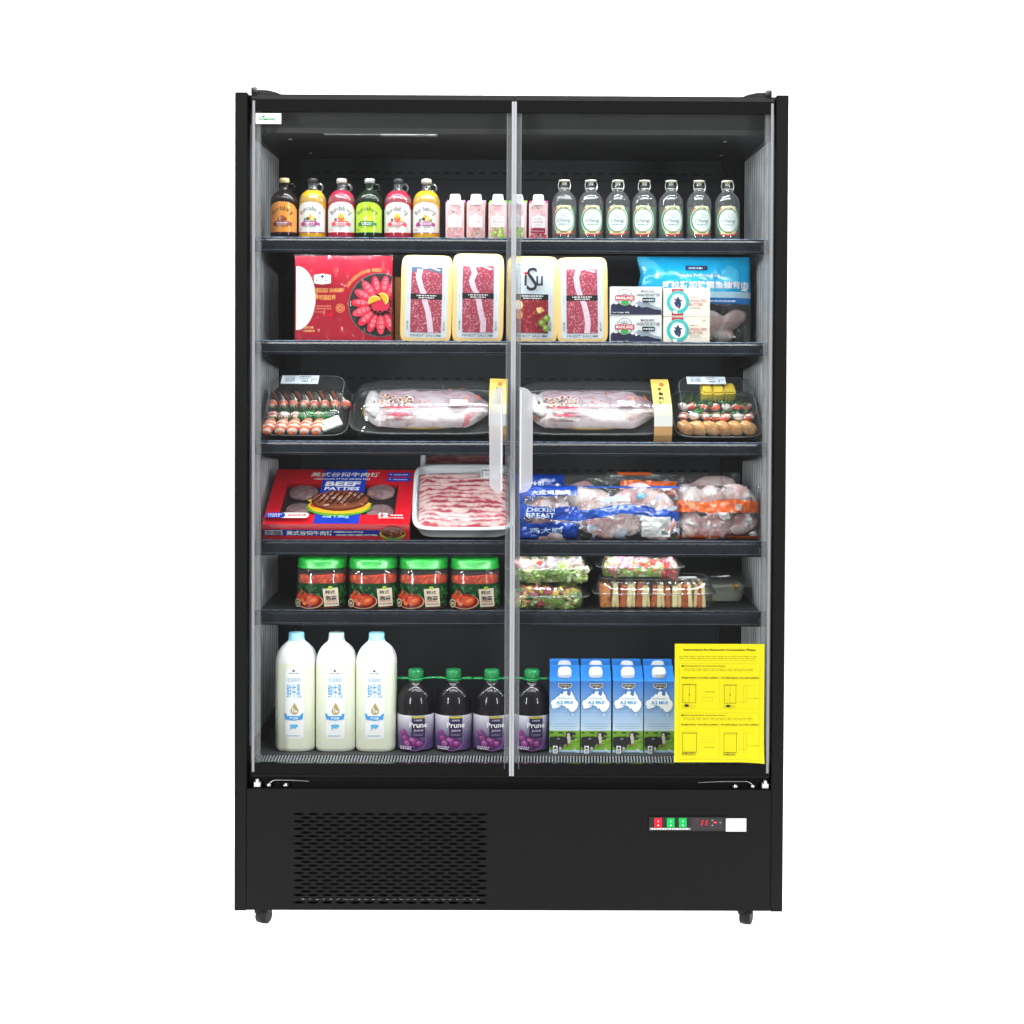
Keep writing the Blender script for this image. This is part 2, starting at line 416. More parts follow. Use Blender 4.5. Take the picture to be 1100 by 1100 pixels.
b = MB(); z_ = zf0+.0034; b.box(at(349, 0, .1).x, at(409, 0, .1).x, .095, .125, z_-.002, z_+.002, (.10, .10, .10, 1), 'inner'); b.box(at(409.5, 0, .1).x, at(470, 0, .1).x, .095, .125, z_-.0022, z_+.002, (.32, .32, .32, 1), 'inner'); b.build('reflection_strip', fr)  # two grey plates: a reflection at the ceiling front put into colour
# shelves
LIPS = [(256, 272), (367, 381.5), (475, 489.5), (581.5, 597.5), (657, 672.5)]
SZ = []
def leds(b, z, y0, half, n, tilt=.004, mt='led'):
    for i in range(n):
        x = -half+2*half*(i+.5)/n
        b.add([(x-.0045, y0, z), (x+.0045, y0, z), (x+.0045, y0+.008, z+tilt), (x-.0045, y0+.008, z+tilt)], [(0, 3, 2, 1)], WHITE, mt)
RAIL = (.011, .014, .021, 1)
for i, (pa, pb) in enumerate(LIPS):
    z1, z0 = zc(pa, LIPY), zc(pb, LIPY)
    sz = z1-.005; SZ.append(sz)
    b = MB(); b.box(-.583, .583, LIPY+.014, YB-.03, sz-.010, sz, (.03, .031, .034, 1), 'inner')
    sh = b.build('shelf', fr, .001)
    b = MB(); pf = []                    # rounded nose of the price rail
    for (y, z) in ((LIPY+.013, z0+.002), (LIPY+.003, z0), (LIPY, z0+.003), (LIPY+.001, (z0+z1)/2), (LIPY+.003, z1-.007), (LIPY+.0055, z1-.0025), (LIPY+.009, z1-.0004), (LIPY+.013, z1)):
        pf.append((y, z))
    pf.append((LIPY+.0135, z0+.012))
    rings = [[(x, y, z) for y, z in pf] for x in (-.5895, .5895)]
    b.loft(rings, RAIL, 'rail', smooth=False)
    b.box(-.582, .582, LIPY+.004, LIPY+.0105, z1-.0006, z1+.0012, H(('8fa2bf', '8194b2', '7a8aa6', '4c5668', '444c5a')[i]), 'railglint')  # clear edge; LED dots and their dimming on lower shelves put into its colour
    b.box(-.584, .584, LIPY-.0008, LIPY+.0002, z0+.0052, z0+.0062, H('5a5f68'), 'rail')
    for sx in (-.578, .572): b.box(sx, sx+.003, LIPY-.0012, LIPY, z0+.008, z1-.012, H('50545c'), 'rail'); b.box(sx+.005, sx+.007, LIPY-.0012, LIPY, z0+.008, z1-.012, H('50545c'), 'rail')
    rl = b.build('price_rail', sh)
    for p in rl.data.polygons: p.use_smooth = False
    b = MB(); b.box(-.55, .55, LIPY+.016, LIPY+.030, z0+.010, z0+.014, (.3, .3, .3, 1), 'plastic')
    leds(b, z0+.0085, LIPY+.019, .54, 64, .003, 'led' if i < 2 else 'leddim'); b.build('led_strip', sh)
    for sgn in (-1, 1):
        b = MB(); b.add([(sgn*.572, y, z) for y, z in ((LIPY+.02, sz-.011), (LIPY+.02, sz-.028), (LIPY+.06, sz-.036), (YB-.04, sz-.065), (YB-.04, sz-.011))]
                        + [(sgn*.569, y, z) for y, z in ((LIPY+.02, sz-.011), (LIPY+.02, sz-.028), (LIPY+.06, sz-.036), (YB-.04, sz-.065), (YB-.04, sz-.011))],
                        [(0, 1, 2, 3, 4), (9, 8, 7, 6, 5)]+[(k, (k+1) % 5, 5+(k+1) % 5, 5+k) for k in range(5)], (.008, .008, .009, 1), 'inner')
        b.build('bracket', sh)
b = MB(); b.box(-.55, .55, .064, .078, zf0+.008, zf0+.0118, (.3, .3, .3, 1), 'plastic'); leds(b, zf0+.0072, .066, .54, 64, -.0002); b.build('led_strip', fr)
# deck with its slotted return grille
zd = zc(809.5, .09)
b = MB(); b.box(-IW, IW, .075, YB, zd-.006, zd, (.045, .046, .048, 1), 'inner'); b.build('deck', fr)
b = MB(); b.box(-IW, IW, .016, .0745, zd-.03, zd-.026, BLACK, 'black')
for i in range(165):
    x = -.575+i*1.15/164
    b.add([(x-.0016, .02, zd-.011), (x+.0016, .02, zd-.011), (x+.0036, .074, zd-.001), (x+.0004, .074, zd-.001), (x-.0016, .02, zd-.026), (x+.0016, .02, zd-.026), (x+.0036, .074, zd-.020), (x+.0004, .074, zd-.020)],
          [(0, 1, 2, 3), (4, 5, 1, 0), (0, 3, 7, 4), (1, 5, 6, 2)], H('8d8f92'), 'inner')
b.build('return_grille', fr)
b = MB(); b.box(-HW+.03, HW-.03, .022, .60, .034, .34, (.010, .010, .010, 1), 'powder'); 
b.box(-HW+.03, HW-.03, .024, .06, zc(847, .024), zd-.031, (.005, .005, .005, 1), 'powder')
b.build('machine_housing', fr)
b = MB(); b.box(-HW+.03, HW-.03, .006, .60, .0305, .0335, (.6, .6, .6, 1), 'inner'); b.build('bounce_pan', fr)  # added underside plate, pale to bounce light onto the floor
# doors
zdt, zdb = at(549, 102.5, 0).z, at(549, 835.5, 0).z
def door(xa, xb, mid, hs):
    """xa outer edge, xb meeting edge"""
    d = thing('glass_door', '', 'x'); del d['label']; del d['category']; d.parent = fr
    x0, x1 = min(xa, xb), max(xa, xb); s = 1 if xb > xa else -1
    zt = at(549, 121.5, 0).z; zb = at(549, 820.5, 0).z
    b = MB(); b.box(x0, x1, .002, .006, zb, zt, WHITE, 'pane'); b.build('glass_pane', d)
    b = MB(); b.box(x0, x1, .0, .016, zt+.0004, zdt-.012, BLACK, 'silk'); b.box(x0, x1, .001, .030, zdt-.012, zdt, (.03, .03, .031, 1), 'powder'); b.build('top_rail', d, .0008)
    b = MB(); b.box(x0, x1, .0, .016, zdb+.006, zb-.0004, (.02, .02, .021, 1), 'silk'); b.box(x0+.001, x1-.001, .001, .02, zdb, zdb+.006, CHAR, 'powder'); b.build('bottom_rail', d, .0008)
    b = MB(); e0, e1 = sorted((xa, xa+s*.020)); b.box(e0, e1, .0062, .022, zdb+.012, zt+.028, WHITE, 'edge')
    e0, e1 = sorted((xa+s*.003, xa+s*.0085)); b.box(e0, e1, -.0005, .0018, zdb+.012, zt+.025, H('8a8c90'), 'gasket'); b.build('edge_trim', d)
    b = MB(); e0, e1 = sorted((xb, xb-s*.0165)); b.box(e0, e1, .0062, .020, zdb+.006, zt+.02, WHITE, 'edge')
    e0, e1 = sorted((xb-s*.0001, xb-s*.0052)); b.box(e0, e1, -.0006, .0018, zdb+.004, zt+.026, H('a4a6aa'), 'gasket')
    e0, e1 = sorted((xb-s*.0155, xb-s*.0165)); b.box(e0, e1, -.0006, .0018, zdb+.02, zt-.002, H('6a6c70'), 'gasket'); b.build('door_seal', d)
    # handle: upright plate of frosted acrylic, its outer corners rounded
    hx, hw, hz1, hz0 = hs; o = -s
    pts = [(hx-o*hw/2, hz0), (hx-o*hw/2, hz1)]
    for q in range(7):
        a = R(90-15*q); pts.append((hx-o*hw/2+o*hw*math.cos(a), hz1-.022+.022*math.sin(a)))
    for q in range(7):
        a = R(-15*q); pts.append((hx-o*hw/2+o*hw*math.cos(a), hz0+.022+.022*math.sin(a)))
    b = MB(); b.prism(pts, -.034, -.012, WHITE, 'acrylic'); hd = b.build('handle', d, .002)
    b = MB(); e0, e1 = sorted((hx-o*hw/2, hx-o*(hw/2-.0022))); b.box(e0, e1, -.0346, -.0342, hz0+.004, hz1-.004, (.7, .7, .72, 1), 'gasket'); e0, e1 = sorted((hx+o*hw/2, hx+o*(hw/2-.0012))); b.box(e0, e1, -.0336, -.013, hz0+.026, hz1-.026, (.6, .6, .62, 1), 'edge'); b.build('edge_glow', hd)  # pale strips stand for the glow along the acrylic edges
    bx = hx-o*(hw/2-.004)
    for z in (hz0+.03, hz1-.03): b = MB(); b.box(bx-.004, bx+.004, -.0118, .0018, z-.006, z+.006, H('b0b0b0'), 'steel'); b.build('handle_post', hd)
    return d
xl, xm, xr = at(269.5, 500, 0).x, at(548, 500, 0).x, at(829.5, 500, 0).x
hz1, hz0 = at(549, 417, -.02).z, at(549, 528, -.02).z
dl = door(xl, xm+.0058, 0, (at(533, 470, -.02).x, .0255, hz1, hz0))
dr = door(xr, xm+.0062, 0, (at(565, 470, -.02).x, .0255, hz1, hz0))
# maker's sticker
p0, p1 = at(274.5, 121.5, 0), at(302, 133, 0)
b = MB(); pr = Print(b, flat(.002), .0004); pr.rect(p0.x, p1.x, p1.z, p0.z, (.82, .82, .82, 1))
cx, cz_ = (p0.x+p1.x)/2-.003, (p0.z+p1.z)/2-.0015
pr.text('Greenway', cx, cz_, .040, .0095, H('0a8444'), .04); pr.poly([(cx-.014, cz_+.004), (cx-.006, cz_+.0095), (cx-.005, cz_+.004)], H('15503a'))
b.build('maker_sticker', dl)
# hinges above and below the doors
for (xa, xb, s) in ((271, 303, 1), (828, 797, -1)):
    q0, q1 = at(xa, 96.5 if s > 0 else 99.5, .02), at(xb, 101.5 if s > 0 else 104, .02)
    z0 = zdt+.0005
    b = MB(); b.prism([(q0.x, z0), (q1.x, z0), (q1.x-s*.012, z0+.005), (q1.x-s*.03, z0+.009), (q0.x+s*.002, z0+.0105)], .004, .05, (.02, .02, .02, 1), 'plastic')
    b.lathe([(.008, z0+.002), (.008, z0+.0125), (.006, z0+.0145)], (.012, .012, .012, 1), 'plastic', 14, M=Matrix.Translation((q0.x+s*.008, .002, 0)))
    b.build('top_hinge', fr)
for s, pxs, py in ((1, (276.5, 289, 307, 332), 841.5), (-1, (822, 808.5, 790, 750), 843)):
    b = MB()
    c = at(pxs[0], py, .012)
    b.box(c.x-.007, c.x+.007, .008, .02, c.z-.007, c.z+.003, (.75, .75, .75, 1), 'white'); b.box(c.x-.003, c.x+.003, .008, .018, c.z+.003, c.z+.010, (.75, .75, .75, 1), 'white')
    c = at(pxs[1], py+1, .012); b.lathe([(.005, c.z-.004), (.006, c.z+.001), (.003, c.z+.003)], H('8a8a8a'), 'steel', 12, M=Matrix.Translation((c.x, .012, 0)))
    c = at(pxs[2], py+1, .012); b.lathe([(.003, c.z-.005), (.0075, c.z-.003), (.0075, c.z), (.002, c.z+.004)], H('c0c0c0'), 'steel', 14, M=Matrix.Translation((c.x, .012, 0)))
    a1, a2, a3 = at(pxs[1], py, .014), at(pxs[1]+s*7, py-3.6, .014), at(pxs[3], py-2.4, .014)
    b.tube([a1, (a1+a2)/2+Vector((0, 0, .002)), a2, (a2+a3)/2+Vector((0, 0, .001)), a3], .0011, H('c8c8c8'), 'steel', 6)
    b.build('bottom_hinge', fr)
# lower panel with real vent holes
q0, q1 = at(265.5, 848, 0), at(828.2, 978.8, 0)
cu = bpy.data.curves.new('lower_panel', 'CURVE'); cu.dimensions = '2D'; cu.fill_mode = 'BOTH'; cu.extrude = .0011
def spl(pts):
    s = cu.splines.new('POLY'); s.points.add(len(pts)-1); s.use_cyclic_u = True
    for p, (x, z) in zip(s.points, pts): p.co = (x, z, 0, 1)
PX0, PX1, PZ0, PZ1 = -HW+.0285, HW-.0285, ZB+.002, zc(848, 0)
spl([(PX0, PZ0), (PX1, PZ0), (PX1, PZ1), (PX0, PZ1)])
k0 = kk(0); va = at(315, 874.5, 0); nrow = 25
for r_ in range(nrow):
    z = va.z-r_*4.0*k0; off = 0 if r_ % 2 == 0 else 7.7*k0
    for c_ in range(14 if r_ % 2 == 0 else 13):
        x = va.x+off+(c_*15.15+6.4)*k0; hl, hh = 6.6*k0, 1.45*k0
        spl([(x-hl, z), (x-hl*.55, z+hh*.85), (x, z+hh), (x+hl*.55, z+hh*.85), (x+hl, z), (x+hl*.55, z-hh*.85), (x, z-hh), (x-hl*.55, z-hh*.85)])
co = bpy.data.objects.new('t', cu); COL.objects.link(co)
me = bpy.data.meshes.new_from_object(co.evaluated_get(bpy.context.evaluated_depsgraph_get()))
bpy.data.objects.remove(co)
me.transform(Matrix.Translation((0, .0012, 0)) @ Matrix.Rotation(PI/2, 4, 'X')); me.materials.clear(); me.materials.append(mat('powder'))
a = me.color_attributes.new('Col', 'FLOAT_COLOR', 'CORNER'); a.data.foreach_set('color', list(CHAR)*len(me.loops))
me.name = 'lower_panel'; lp = bpy.data.objects.new('lower_panel', me); COL.objects.link(lp); lp.parent = fr
b = MB(); zz = at(549, 966, .012).z
b.box(at(319, 960, .01).x, at(522, 960, .01).x, .008, .016, zz-.0025, zz+.0018, H('b0b0b0'), 'steel'); b.build('vent_tray_edge', fr)
# controls
b = MB(); q0, q1 = at(697, 877, 0), at(780, 892.5, 0)
b.box(q0.x, q1.x, -.0035, .0, q1.z, q0.z, (.006, .006, .006, 1), 'plastic'); cp = b.build('control_panel', fr, .0006)
for x, c in ((706.7, 'e01f36'), (720.2, '12b455'), (733.2, '12b455')):
    c0, c1 = at(x-4.1, 878.3, 0), at(x+4.1, 887.8, 0)
    b = MB(); zm = (c0.z+c1.z)/2
    b.add([(c0.x, -.0036, c1.z), (c1.x, -.0036, c1.z), (c1.x, -.0036, c0.z), (c0.x, -.0036, c0.z), (c0.x, -.006, zm), (c1.x, -.006, zm), (c0.x, -.0085, c1.z), (c1.x, -.0085, c1.z)],
          [(6, 7, 5, 4), (4, 5, 2, 3), (0, 1, 7, 6), (0, 6, 4, 3), (1, 2, 5, 7)], H(c), 'plastic')
    Print(b, flat(-.0075), .001).text('I', (c0.x+c1.x)/2, zm+.004, .0012, .004, WHITE).ell((c0.x+c1.x)/2, zm-.005, .0016, .0016, WHITE)
    b.build('rocker_switch', cp)
b = MB(); pr = Print(b, flat(-.0035), .0003, 'plastic'); c0, c1 = at(698, 888.8, 0), at(741.5, 891, 0)
pr.rect(c0.x, c1.x, c1.z, c0.z, H('9a9a9a')); pr.lines(c0.x+.004, c1.x-.004, c1.z+.001, .0025, H('e8e8e8'), 3, .006); b.build('switch_legend', cp)
b = MB(); pr = Print(b, flat(-.0035), .0003, 'plastic'); c0, c1 = at(742.5, 878, 0), at(776, 890.5, 0)
pr.rect(c0.x, c1.x, c1.z, c0.z, H('2a2328')); zm = (c0.z+c1.z)/2
for x in (754, 758.6): p = at(x, 883.3, 0).x; pr.text('1', p, at(756, 883.3, 0).z, .0035, .0125, H('ff2040'), .03, shear=.25, mt='digit')
pr.ell(at(748.6, 879.6, 0).x, at(748, 879.6, 0).z, .0011, .0011, WHITE, 'digit'); pr.ell(at(768, 883, 0).x, at(768, 883, 0).z, .0045, .002, H('d8404a'))
for x, y in ((765, 880.5), (765, 886), (773.5, 883)): pr.ell(at(x, y, 0).x, at(x, y, 0).z, .0016, .0012, H('b8b8b8'))
pr.rect(at(740.6, 0, 0).x, at(742.2, 0, 0).x, at(741, 886, 0).z, at(741, 881, 0).z, H('c8c8c8')); b.build('temperature_display', cp)
b = MB(); c0, c1 = at(779.6, 879, 0), at(801.3, 892.7, 0); b.box(c0.x, c1.x, -.004, -.0002, c1.z, c0.z, (.8, .8, .8, 1), 'paper'); b.build('blank_sticker', fr)
# castors
for x, y, yy in ((283.5, 991, .045), (801.5, 992, .045), (283.5, 991, .55), (801.5, 992, .55)):
    X = at(x, y, .045).x
    b = MB(); b.lathe([(.013, -.013), (.0185, -.0115), (.0195, 0), (.0185, .0115), (.013, .013)], (.005, .005, .005, 1), 'black', 24, M=Matrix.Translation((X, yy, GZ+.0197)) @ Matrix.Rotation(R(65), 4, 'Z') @ Matrix.Rotation(PI/2, 4, 'X'))
    b.box(X-.017, X+.017, yy-.017, yy+.017, .0305, .036, (.02, .02, .02, 1), 'plastic'); b.box(X-.02, X+.012, yy-.013, yy+.013, .014, .0305, (.008, .008, .008, 1), 'black'); b.build('castor', fr)

# ------------------------------------------------------------------ instruction sheet on the glass
q0, q1 = at(725, 691.5, 0), at(820.3, 819, 0); SW, SH = q1.x-q0.x, q0.z-q1.z
sheet = thing('instruction_sheet', 'bright yellow printed instruction sheet stuck on the right glass door', 'sheet', ((q0.x+q1.x)/2, 0, q1.z))
def curl(u, v, hh): return (u, .0002-hh-.014*max(0, (u/SW-.20)/.30)**2*max(0, (.22-v/SH)/.22)**2-.0012*math.sin(v/SH*2.6)*math.cos(u/SW*2.2), v)
b = MB(); YE = H('d4c906'); n = 24
b.add([curl(-SW/2+SW*i/n, SH*j/n, 0) for i in range(n+1) for j in range(n+1)], [(i*(n+1)+j, (i+1)*(n+1)+j, (i+1)*(n+1)+j+1, i*(n+1)+j+1) for i in range(n) for j in range(n)], YE, 'paper', True)
pr = Print(b, curl, .0004, 'paper', .006, maxv=.006); K = H('22220c'); K2 = H('6a6812')
U = lambda f: (f-.5)*SW
V = lambda f: (1-f)*SH
pr.text('Instructions for Removing Connection Plates', 0, V(.052), SW*.80, SH*.022, K, .03)
pr.lines(U(.05), U(.92), V(.108), .0009, K2, 1, .012, 2, .0042)
pr.line((U(.05), V(.137)), (U(.92), V(.137)), .0004, K2)
for f, tx in ((.187, 'Removing the Front Connection Plates'), (.602, 'Removing the Back Connection Plates')):
    pr.ell(U(.085), V(f), .0021, .0021, K); pr.text(tx, U(.33), V(f), SW*.46, SH*.013, K, .015)
    pr.lines(U(.1), U(.88), V(f+.026), .0008, K2, 5, .012, 2, .0034)
for f in (.286, .682):
    pr.text('Single-layer wooden pallets', U(.28), V(f), SW*.41, SH*.017, K, .025); pr.text('Double-layer wooden pallets', U(.73), V(f), SW*.42, SH*.017, K, .025)
def outline(x0, x1, y0, y1, w=.0009, c=K):
    for a_, b_ in (((x0, y0), (x1, y0)), ((x1, y0), (x1, y1)), ((x1, y1), (x0, y1)), ((x0, y1), (x0, y0))): pr.line((U(a_[0]), V(a_[1])), (U(b_[0]), V(b_[1])), w, c)
outline(.05, .95, .165, .545, .0003, K2); outline(.05, .95, .58, .975, .0003, K2)
pr.line((U(.5), V(.66)), (U(.5), V(.96)), .0003, K2); pr.line((U(.5), V(.27)), (U(.5), V(.53)), .0003, K2)
for x0, x1 in ((.09, .235), (.55, .68)):
    outline(x0, x1, .343, .495); pr.line((U((x0+x1)/2), V(.345)), (U((x0+x1)/2), V(.49)), .0005, K); pr.rect(U((x0+x1)/2-.004), U((x0+x1)/2+.004), V(.435), V(.413), K)
    outline(x0-.01, x1+.01, .338, .343, .0005); outline(x0-.01, x1-.01, .515, .53, .0004); pr.rect(U(x0+.02), U(x0+.065), V(.527), V(.507), K)
    outline(x0, x1+.01, .752, .91); outline(x0-.005, x1+.02, .742, .752, .0005); outline(x0-.005, x1, .912, .935, .0006); pr.lines(U(x0), U(x1-.01), V(.928), .0024, K, 8, .006)
for x, y in ((.385, .397), (.385, .866)): pr.text('14/15/18', U(x), V(y), SW*.11, SH*.012, K, .005)
outline(.30, .42, .44, .475, .0003); pr.line((U(.30), V(.45)), (U(.48), V(.44)), .0003, K2); outline(.31, .43, .77, .80, .0003, K2); pr.line((U(.28), V(.825)), (U(.47), V(.82)), .0004, K2)
for y in (.34, .74):
    outline(.765, .80, y, y+.14, .0004); pr.line((U(.80), V(y)), (U(.9), V(y+.01)), .0003, K2); pr.line((U(.79), V(y+.11)), (U(.93), V(y+.11)), .0004, K2); pr.text('14/15', U(.90), V(y+.108), SW*.06, SH*.008, K, 0); pr.line((U(.72), V(y+.14)), (U(.78), V(y+.145)), .0005, K)
b.build('printed_sheet', sheet)

# ------------------------------------------------------------------ top shelf: juice bottles, small cartons, swing top bottles
def shelf_pos(px, Y, i): return Vector((at(px, LIPS[i][0], Y).x, Y, SZ[i]))
NUM = ['first', 'second', 'third', 'fourth', 'fifth', 'sixth', 'seventh']
def juice_bottle(px, label, liq, glass_dark, lab, ink, ribbon, fruit, cap):
    t = thing('juice_bottle', label, 'bottle', shelf_pos(px, .133, 0), (0, 0, R(rnd.uniform(-8, 8))), 'stubby juice bottles on the top shelf')
    r = .0325
    b = MB(); full = [(.027, 0), (.0315, .003), (r, .007), (r, .090), (.0318, .097), (.029, .105), (.0235, .1125), (.016, .118), (.0115, .122), (.0102, .127), (.0102, .139)]
    if glass_dark: b.lathe(full, H(liq), 'liquid', 36); b.build('bottle_body', t)
    else:
        b.lathe([(q-.0007, z+.001) for q, z in full[:8]], H(liq), 'liquid', 36); b.build('juice', t)
        b = MB(); b.lathe(full[3:], WHITE, 'glass', 36, (False, True)); b.build('bottle_glass', t)
    b = MB(); pr = Print(b, cyl(r), .0003, 'label', .006)
    arch = [(-.040, .021), (.040, .021), (.040, .074)]+[(.036*math.cos(R(a)), .073+.018*math.sin(R(a))) for a in range(10, 171, 10)]+[(-.040, .074)]
    pr.poly([(u*1.03, .0195+(v-.021)*1.03) for u, v in arch], H(ribbon)); pr.poly(arch, H(lab))
    pr.text('Bundaberg', 0, .0745, .056, .014, H(ink), .004, arc=.030)
    for fx, fy, fr_, fc in fruit: pr.ell(fx, fy, fr_, fr_*.9, H(fc), n=14)
    pr.poly([(-.024, .041), (-.017, .0445), (.017, .0445), (.024, .041), (.022, .0375), (.024, .034), (.015, .0362), (-.015, .0362), (-.024, .034), (-.022, .0375)], H(ribbon))
    pr.rect(-.016, .016, .036, .0465, H(ribbon)); pr.lines(-.013, .013, .0415, .0022, WHITE, int(px), .004); pr.lines(-.011, .011, .0380, .0016, WHITE, int(px)+1, .003)
    pr.lines(-.016, .016, .0325, .001, H(ink), 5, .004); pr.ell(0, .0275, .001, .001, H(ribbon), n=8); pr.ring(.023, .027, .003, .0036, H('b0b4b4'), n=12); pr.lines(-.028, -.018, .028, .0012, H(ribbon), 4, .003, 2, .003)
    b.build('label', t)
    b = MB(); b.lathe([(.0112, .1365), (.0122, .137), (.0122, .144), (.0105, .1475), (.004, .1485)], H(cap), 'plastic', 20); b.build('cap', t)
    b = MB(); b.tube([(.0155+.0078*math.cos(R(a)), 0, .1265+.0085*math.sin(R(a))) for a in range(0, 360, 24)], .0022, H(liq) if glass_dark else WHITE, 'liquid' if glass_dark else 'glass', 8, True); b.build('handle_ring', t)
PF = [(-.004, .052, .005, '4a2440'), (.005, .053, .0055, 'e8c23a'), (.005, .053, .003, 'f3e08a'), (0, .058, .004, 'f0b030'), (-.012, .050, .0035, '6f8f3a'), (.013, .050, .0035, '6f8f3a')]
GV = [(0, .053, .008, 'f0704a'), (0, .059, .006, 'f4cf3c'), (.0, .058, .0015, '40302a'), (-.012, .050, .0035, '3a4a30'), (.011, .050, .004, 'c8d050')]
juice_bottle(305.5, 'dark brown stubby glass bottle with orange label and tan cap at the left end', '1a0f0a', True, 'ee9a3c', '3a2416', '8c2440', [(0, .053, .007, 'a85a30'), (-.006, .051, .004, '8a4626'), (.007, .051, .004, '8a4626')], 'd8bf86')
juice_bottle(336, 'yellow juice bottle with white label, between the dark bottle and a crimson one', 'd9a21a', False, 'dddcd9', '2a2a30', '9c2a7a', PF, '26282a')
juice_bottle(367, 'crimson juice bottle with white label, between the first yellow bottle and the green one', 'a8243e', False, 'dddcd9', '2a2a30', 'e8485a', GV, 'bcb8b4')
juice_bottle(397, 'dark green stubby bottle with lime green label', '10200e', True, 'b4d62a', '24401a', '1c7a3c', [(.004, .054, .007, 'f0e23a'), (-.006, .052, .005, 'c8d84a')], 'a8aaa8')
juice_bottle(427.5, 'crimson juice bottle with white label, right of the green bottle', 'a8243e', False, 'dddcd9', '2a2a30', 'e8485a', GV, '2a2c2e')
juice_bottle(458, 'yellow juice bottle with white label beside the small pink cartons', 'd9a21a', False, 'dddcd9', '2a2a30', '9c2a7a', PF, 'bcb8b4')

def rose_carton(px, label, kind):
    t = thing('rose_drink_carton', label, 'carton', shelf_pos(px, .10, 0), (0, 0, R(-3)), 'small pink drink cartons on the top shelf')
    w, d, h1, h2 = .0425, .045, .090, .100
    PK = H('e6c2c6'); side = H('e6a58c') if kind == 0 else H('e8b8bc')
    b = MB(); v = [(-w/2, 0, 0), (w/2, 0, 0), (w/2, d, 0), (-w/2, d, 0), (-w/2, 0, h1), (w/2, 0, h1), (w/2, d, h2), (-w/2, d, h2)]
    topc = {0: H('d795c0'), 1: H('8ccb4a'), 2: H('a8336e')}[kind]
    b.add(v, [(0, 1, 5, 4), (1, 2, 6, 5), (2, 3, 7, 6), (3, 0, 4, 7), (4, 5, 6, 7), (3, 2, 1, 0)], [PK, side, side, side, topc, side], 'paper')
    pr = Print(b, flat(0)); q = random.Random(int(px))
    def roses(v0, v1, n, cols):
        for i in range(n):
            u, vv, rr = q.uniform(-w/2+.004, w/2-.004), q.uniform(v0, v1), q.uniform(.0022, .0042)
            c = q.choice(cols); pr.ell(u, vv, rr, rr*.9, H(c), n=9); pr.ell(u+rr*.2, vv, rr*.5, rr*.4, H('f6dade'), n=7)
        for i in range(n//2): pr.ell(q.uniform(-w/2+.004, w/2-.004), q.uniform(v0, v1), .0028, .001, H(q.choice(('6f9a5a', '86ad66'))), n=8, a=q.uniform(0, 3))
    roses(.066, .086, 9, ('efb6bf', 'e7a0ac', 'f2c3c8')); roses(.004, .032, 24, ('ec9fac', 'e68796', 'f0b4bc', 'e77f90'))
    if kind == 1:
        for i in range(26): pr.ell(q.uniform(-.012, w/2-.003), q.uniform(.004, .031), q.uniform(.003, .005), q.uniform(.002, .004), H(q.choice(('9cc74a', 'b4d86a', '86b53a', 'c9e08a'))), n=9, a=q.uniform(0, 3))
    if kind == 2:
        pr.rect(-.016, .017, .0195, .031, H('9c2348')); pr.text('Pomegranate', 0, .0245, .028, .005, H('f0c8d0'), 0)
        for i in range(14): pr.ell(q.uniform(-.017, .018), q.uniform(.005, .017), .003, .0026, H(q.choice(('c8284a', 'd8506a', 'a81c3c'))), n=8)
    pr.poly([(-.014, .033), (.016, .033), (.016, .057), (.006, .060), (.001, .065), (-.004, .060), (-.014, .057)], H('f8eff0'))
    pr.text('ROSE', .001, .053, .018, .0042, H('cf9aa4'), .004); pr.text('LYCHEE' if kind == 0 else 'ROSE', .001, .0455, .022, .0052, H('d78f9c'), .008); pr.lines(-.009, .011, .038, .0014, H('c8a0a6'), 3, .003)
    b.build('carton_body', t, 0)
    b = MB(); M_ = Matrix.Translation((0, .012, h1-.002)) @ Matrix.Rotation(R(12), 4, 'X')
    b.loft([se_ring(.0165, .0145, 3, 0, 24), se_ring(.0165, .0145, 3, .006, 24), se_ring(.0135, .012, 3, .008, 24), se_ring(.0122, .011, 2.4, .020, 24), se_ring(.0105, .0095, 2.4, .0225, 24)], (.8, .8, .8, 1), 'plastic', M=M_); b.build('cap', t)
rose_carton(488.5, 'small pink rose carton with an orange tinted left side, beside the yellow juice bottle', 0)
rose_carton(511, 'small pink rose carton standing second from the left in its row of five', 0)
rose_carton(534.5, 'small pink carton with green lower half, left of the door seal', 1)
rose_carton(555.5, 'small pink carton with green lower half, partly behind the door seal', 1)
rose_carton(578, 'small pink carton with a crimson band and crimson top corners', 2)

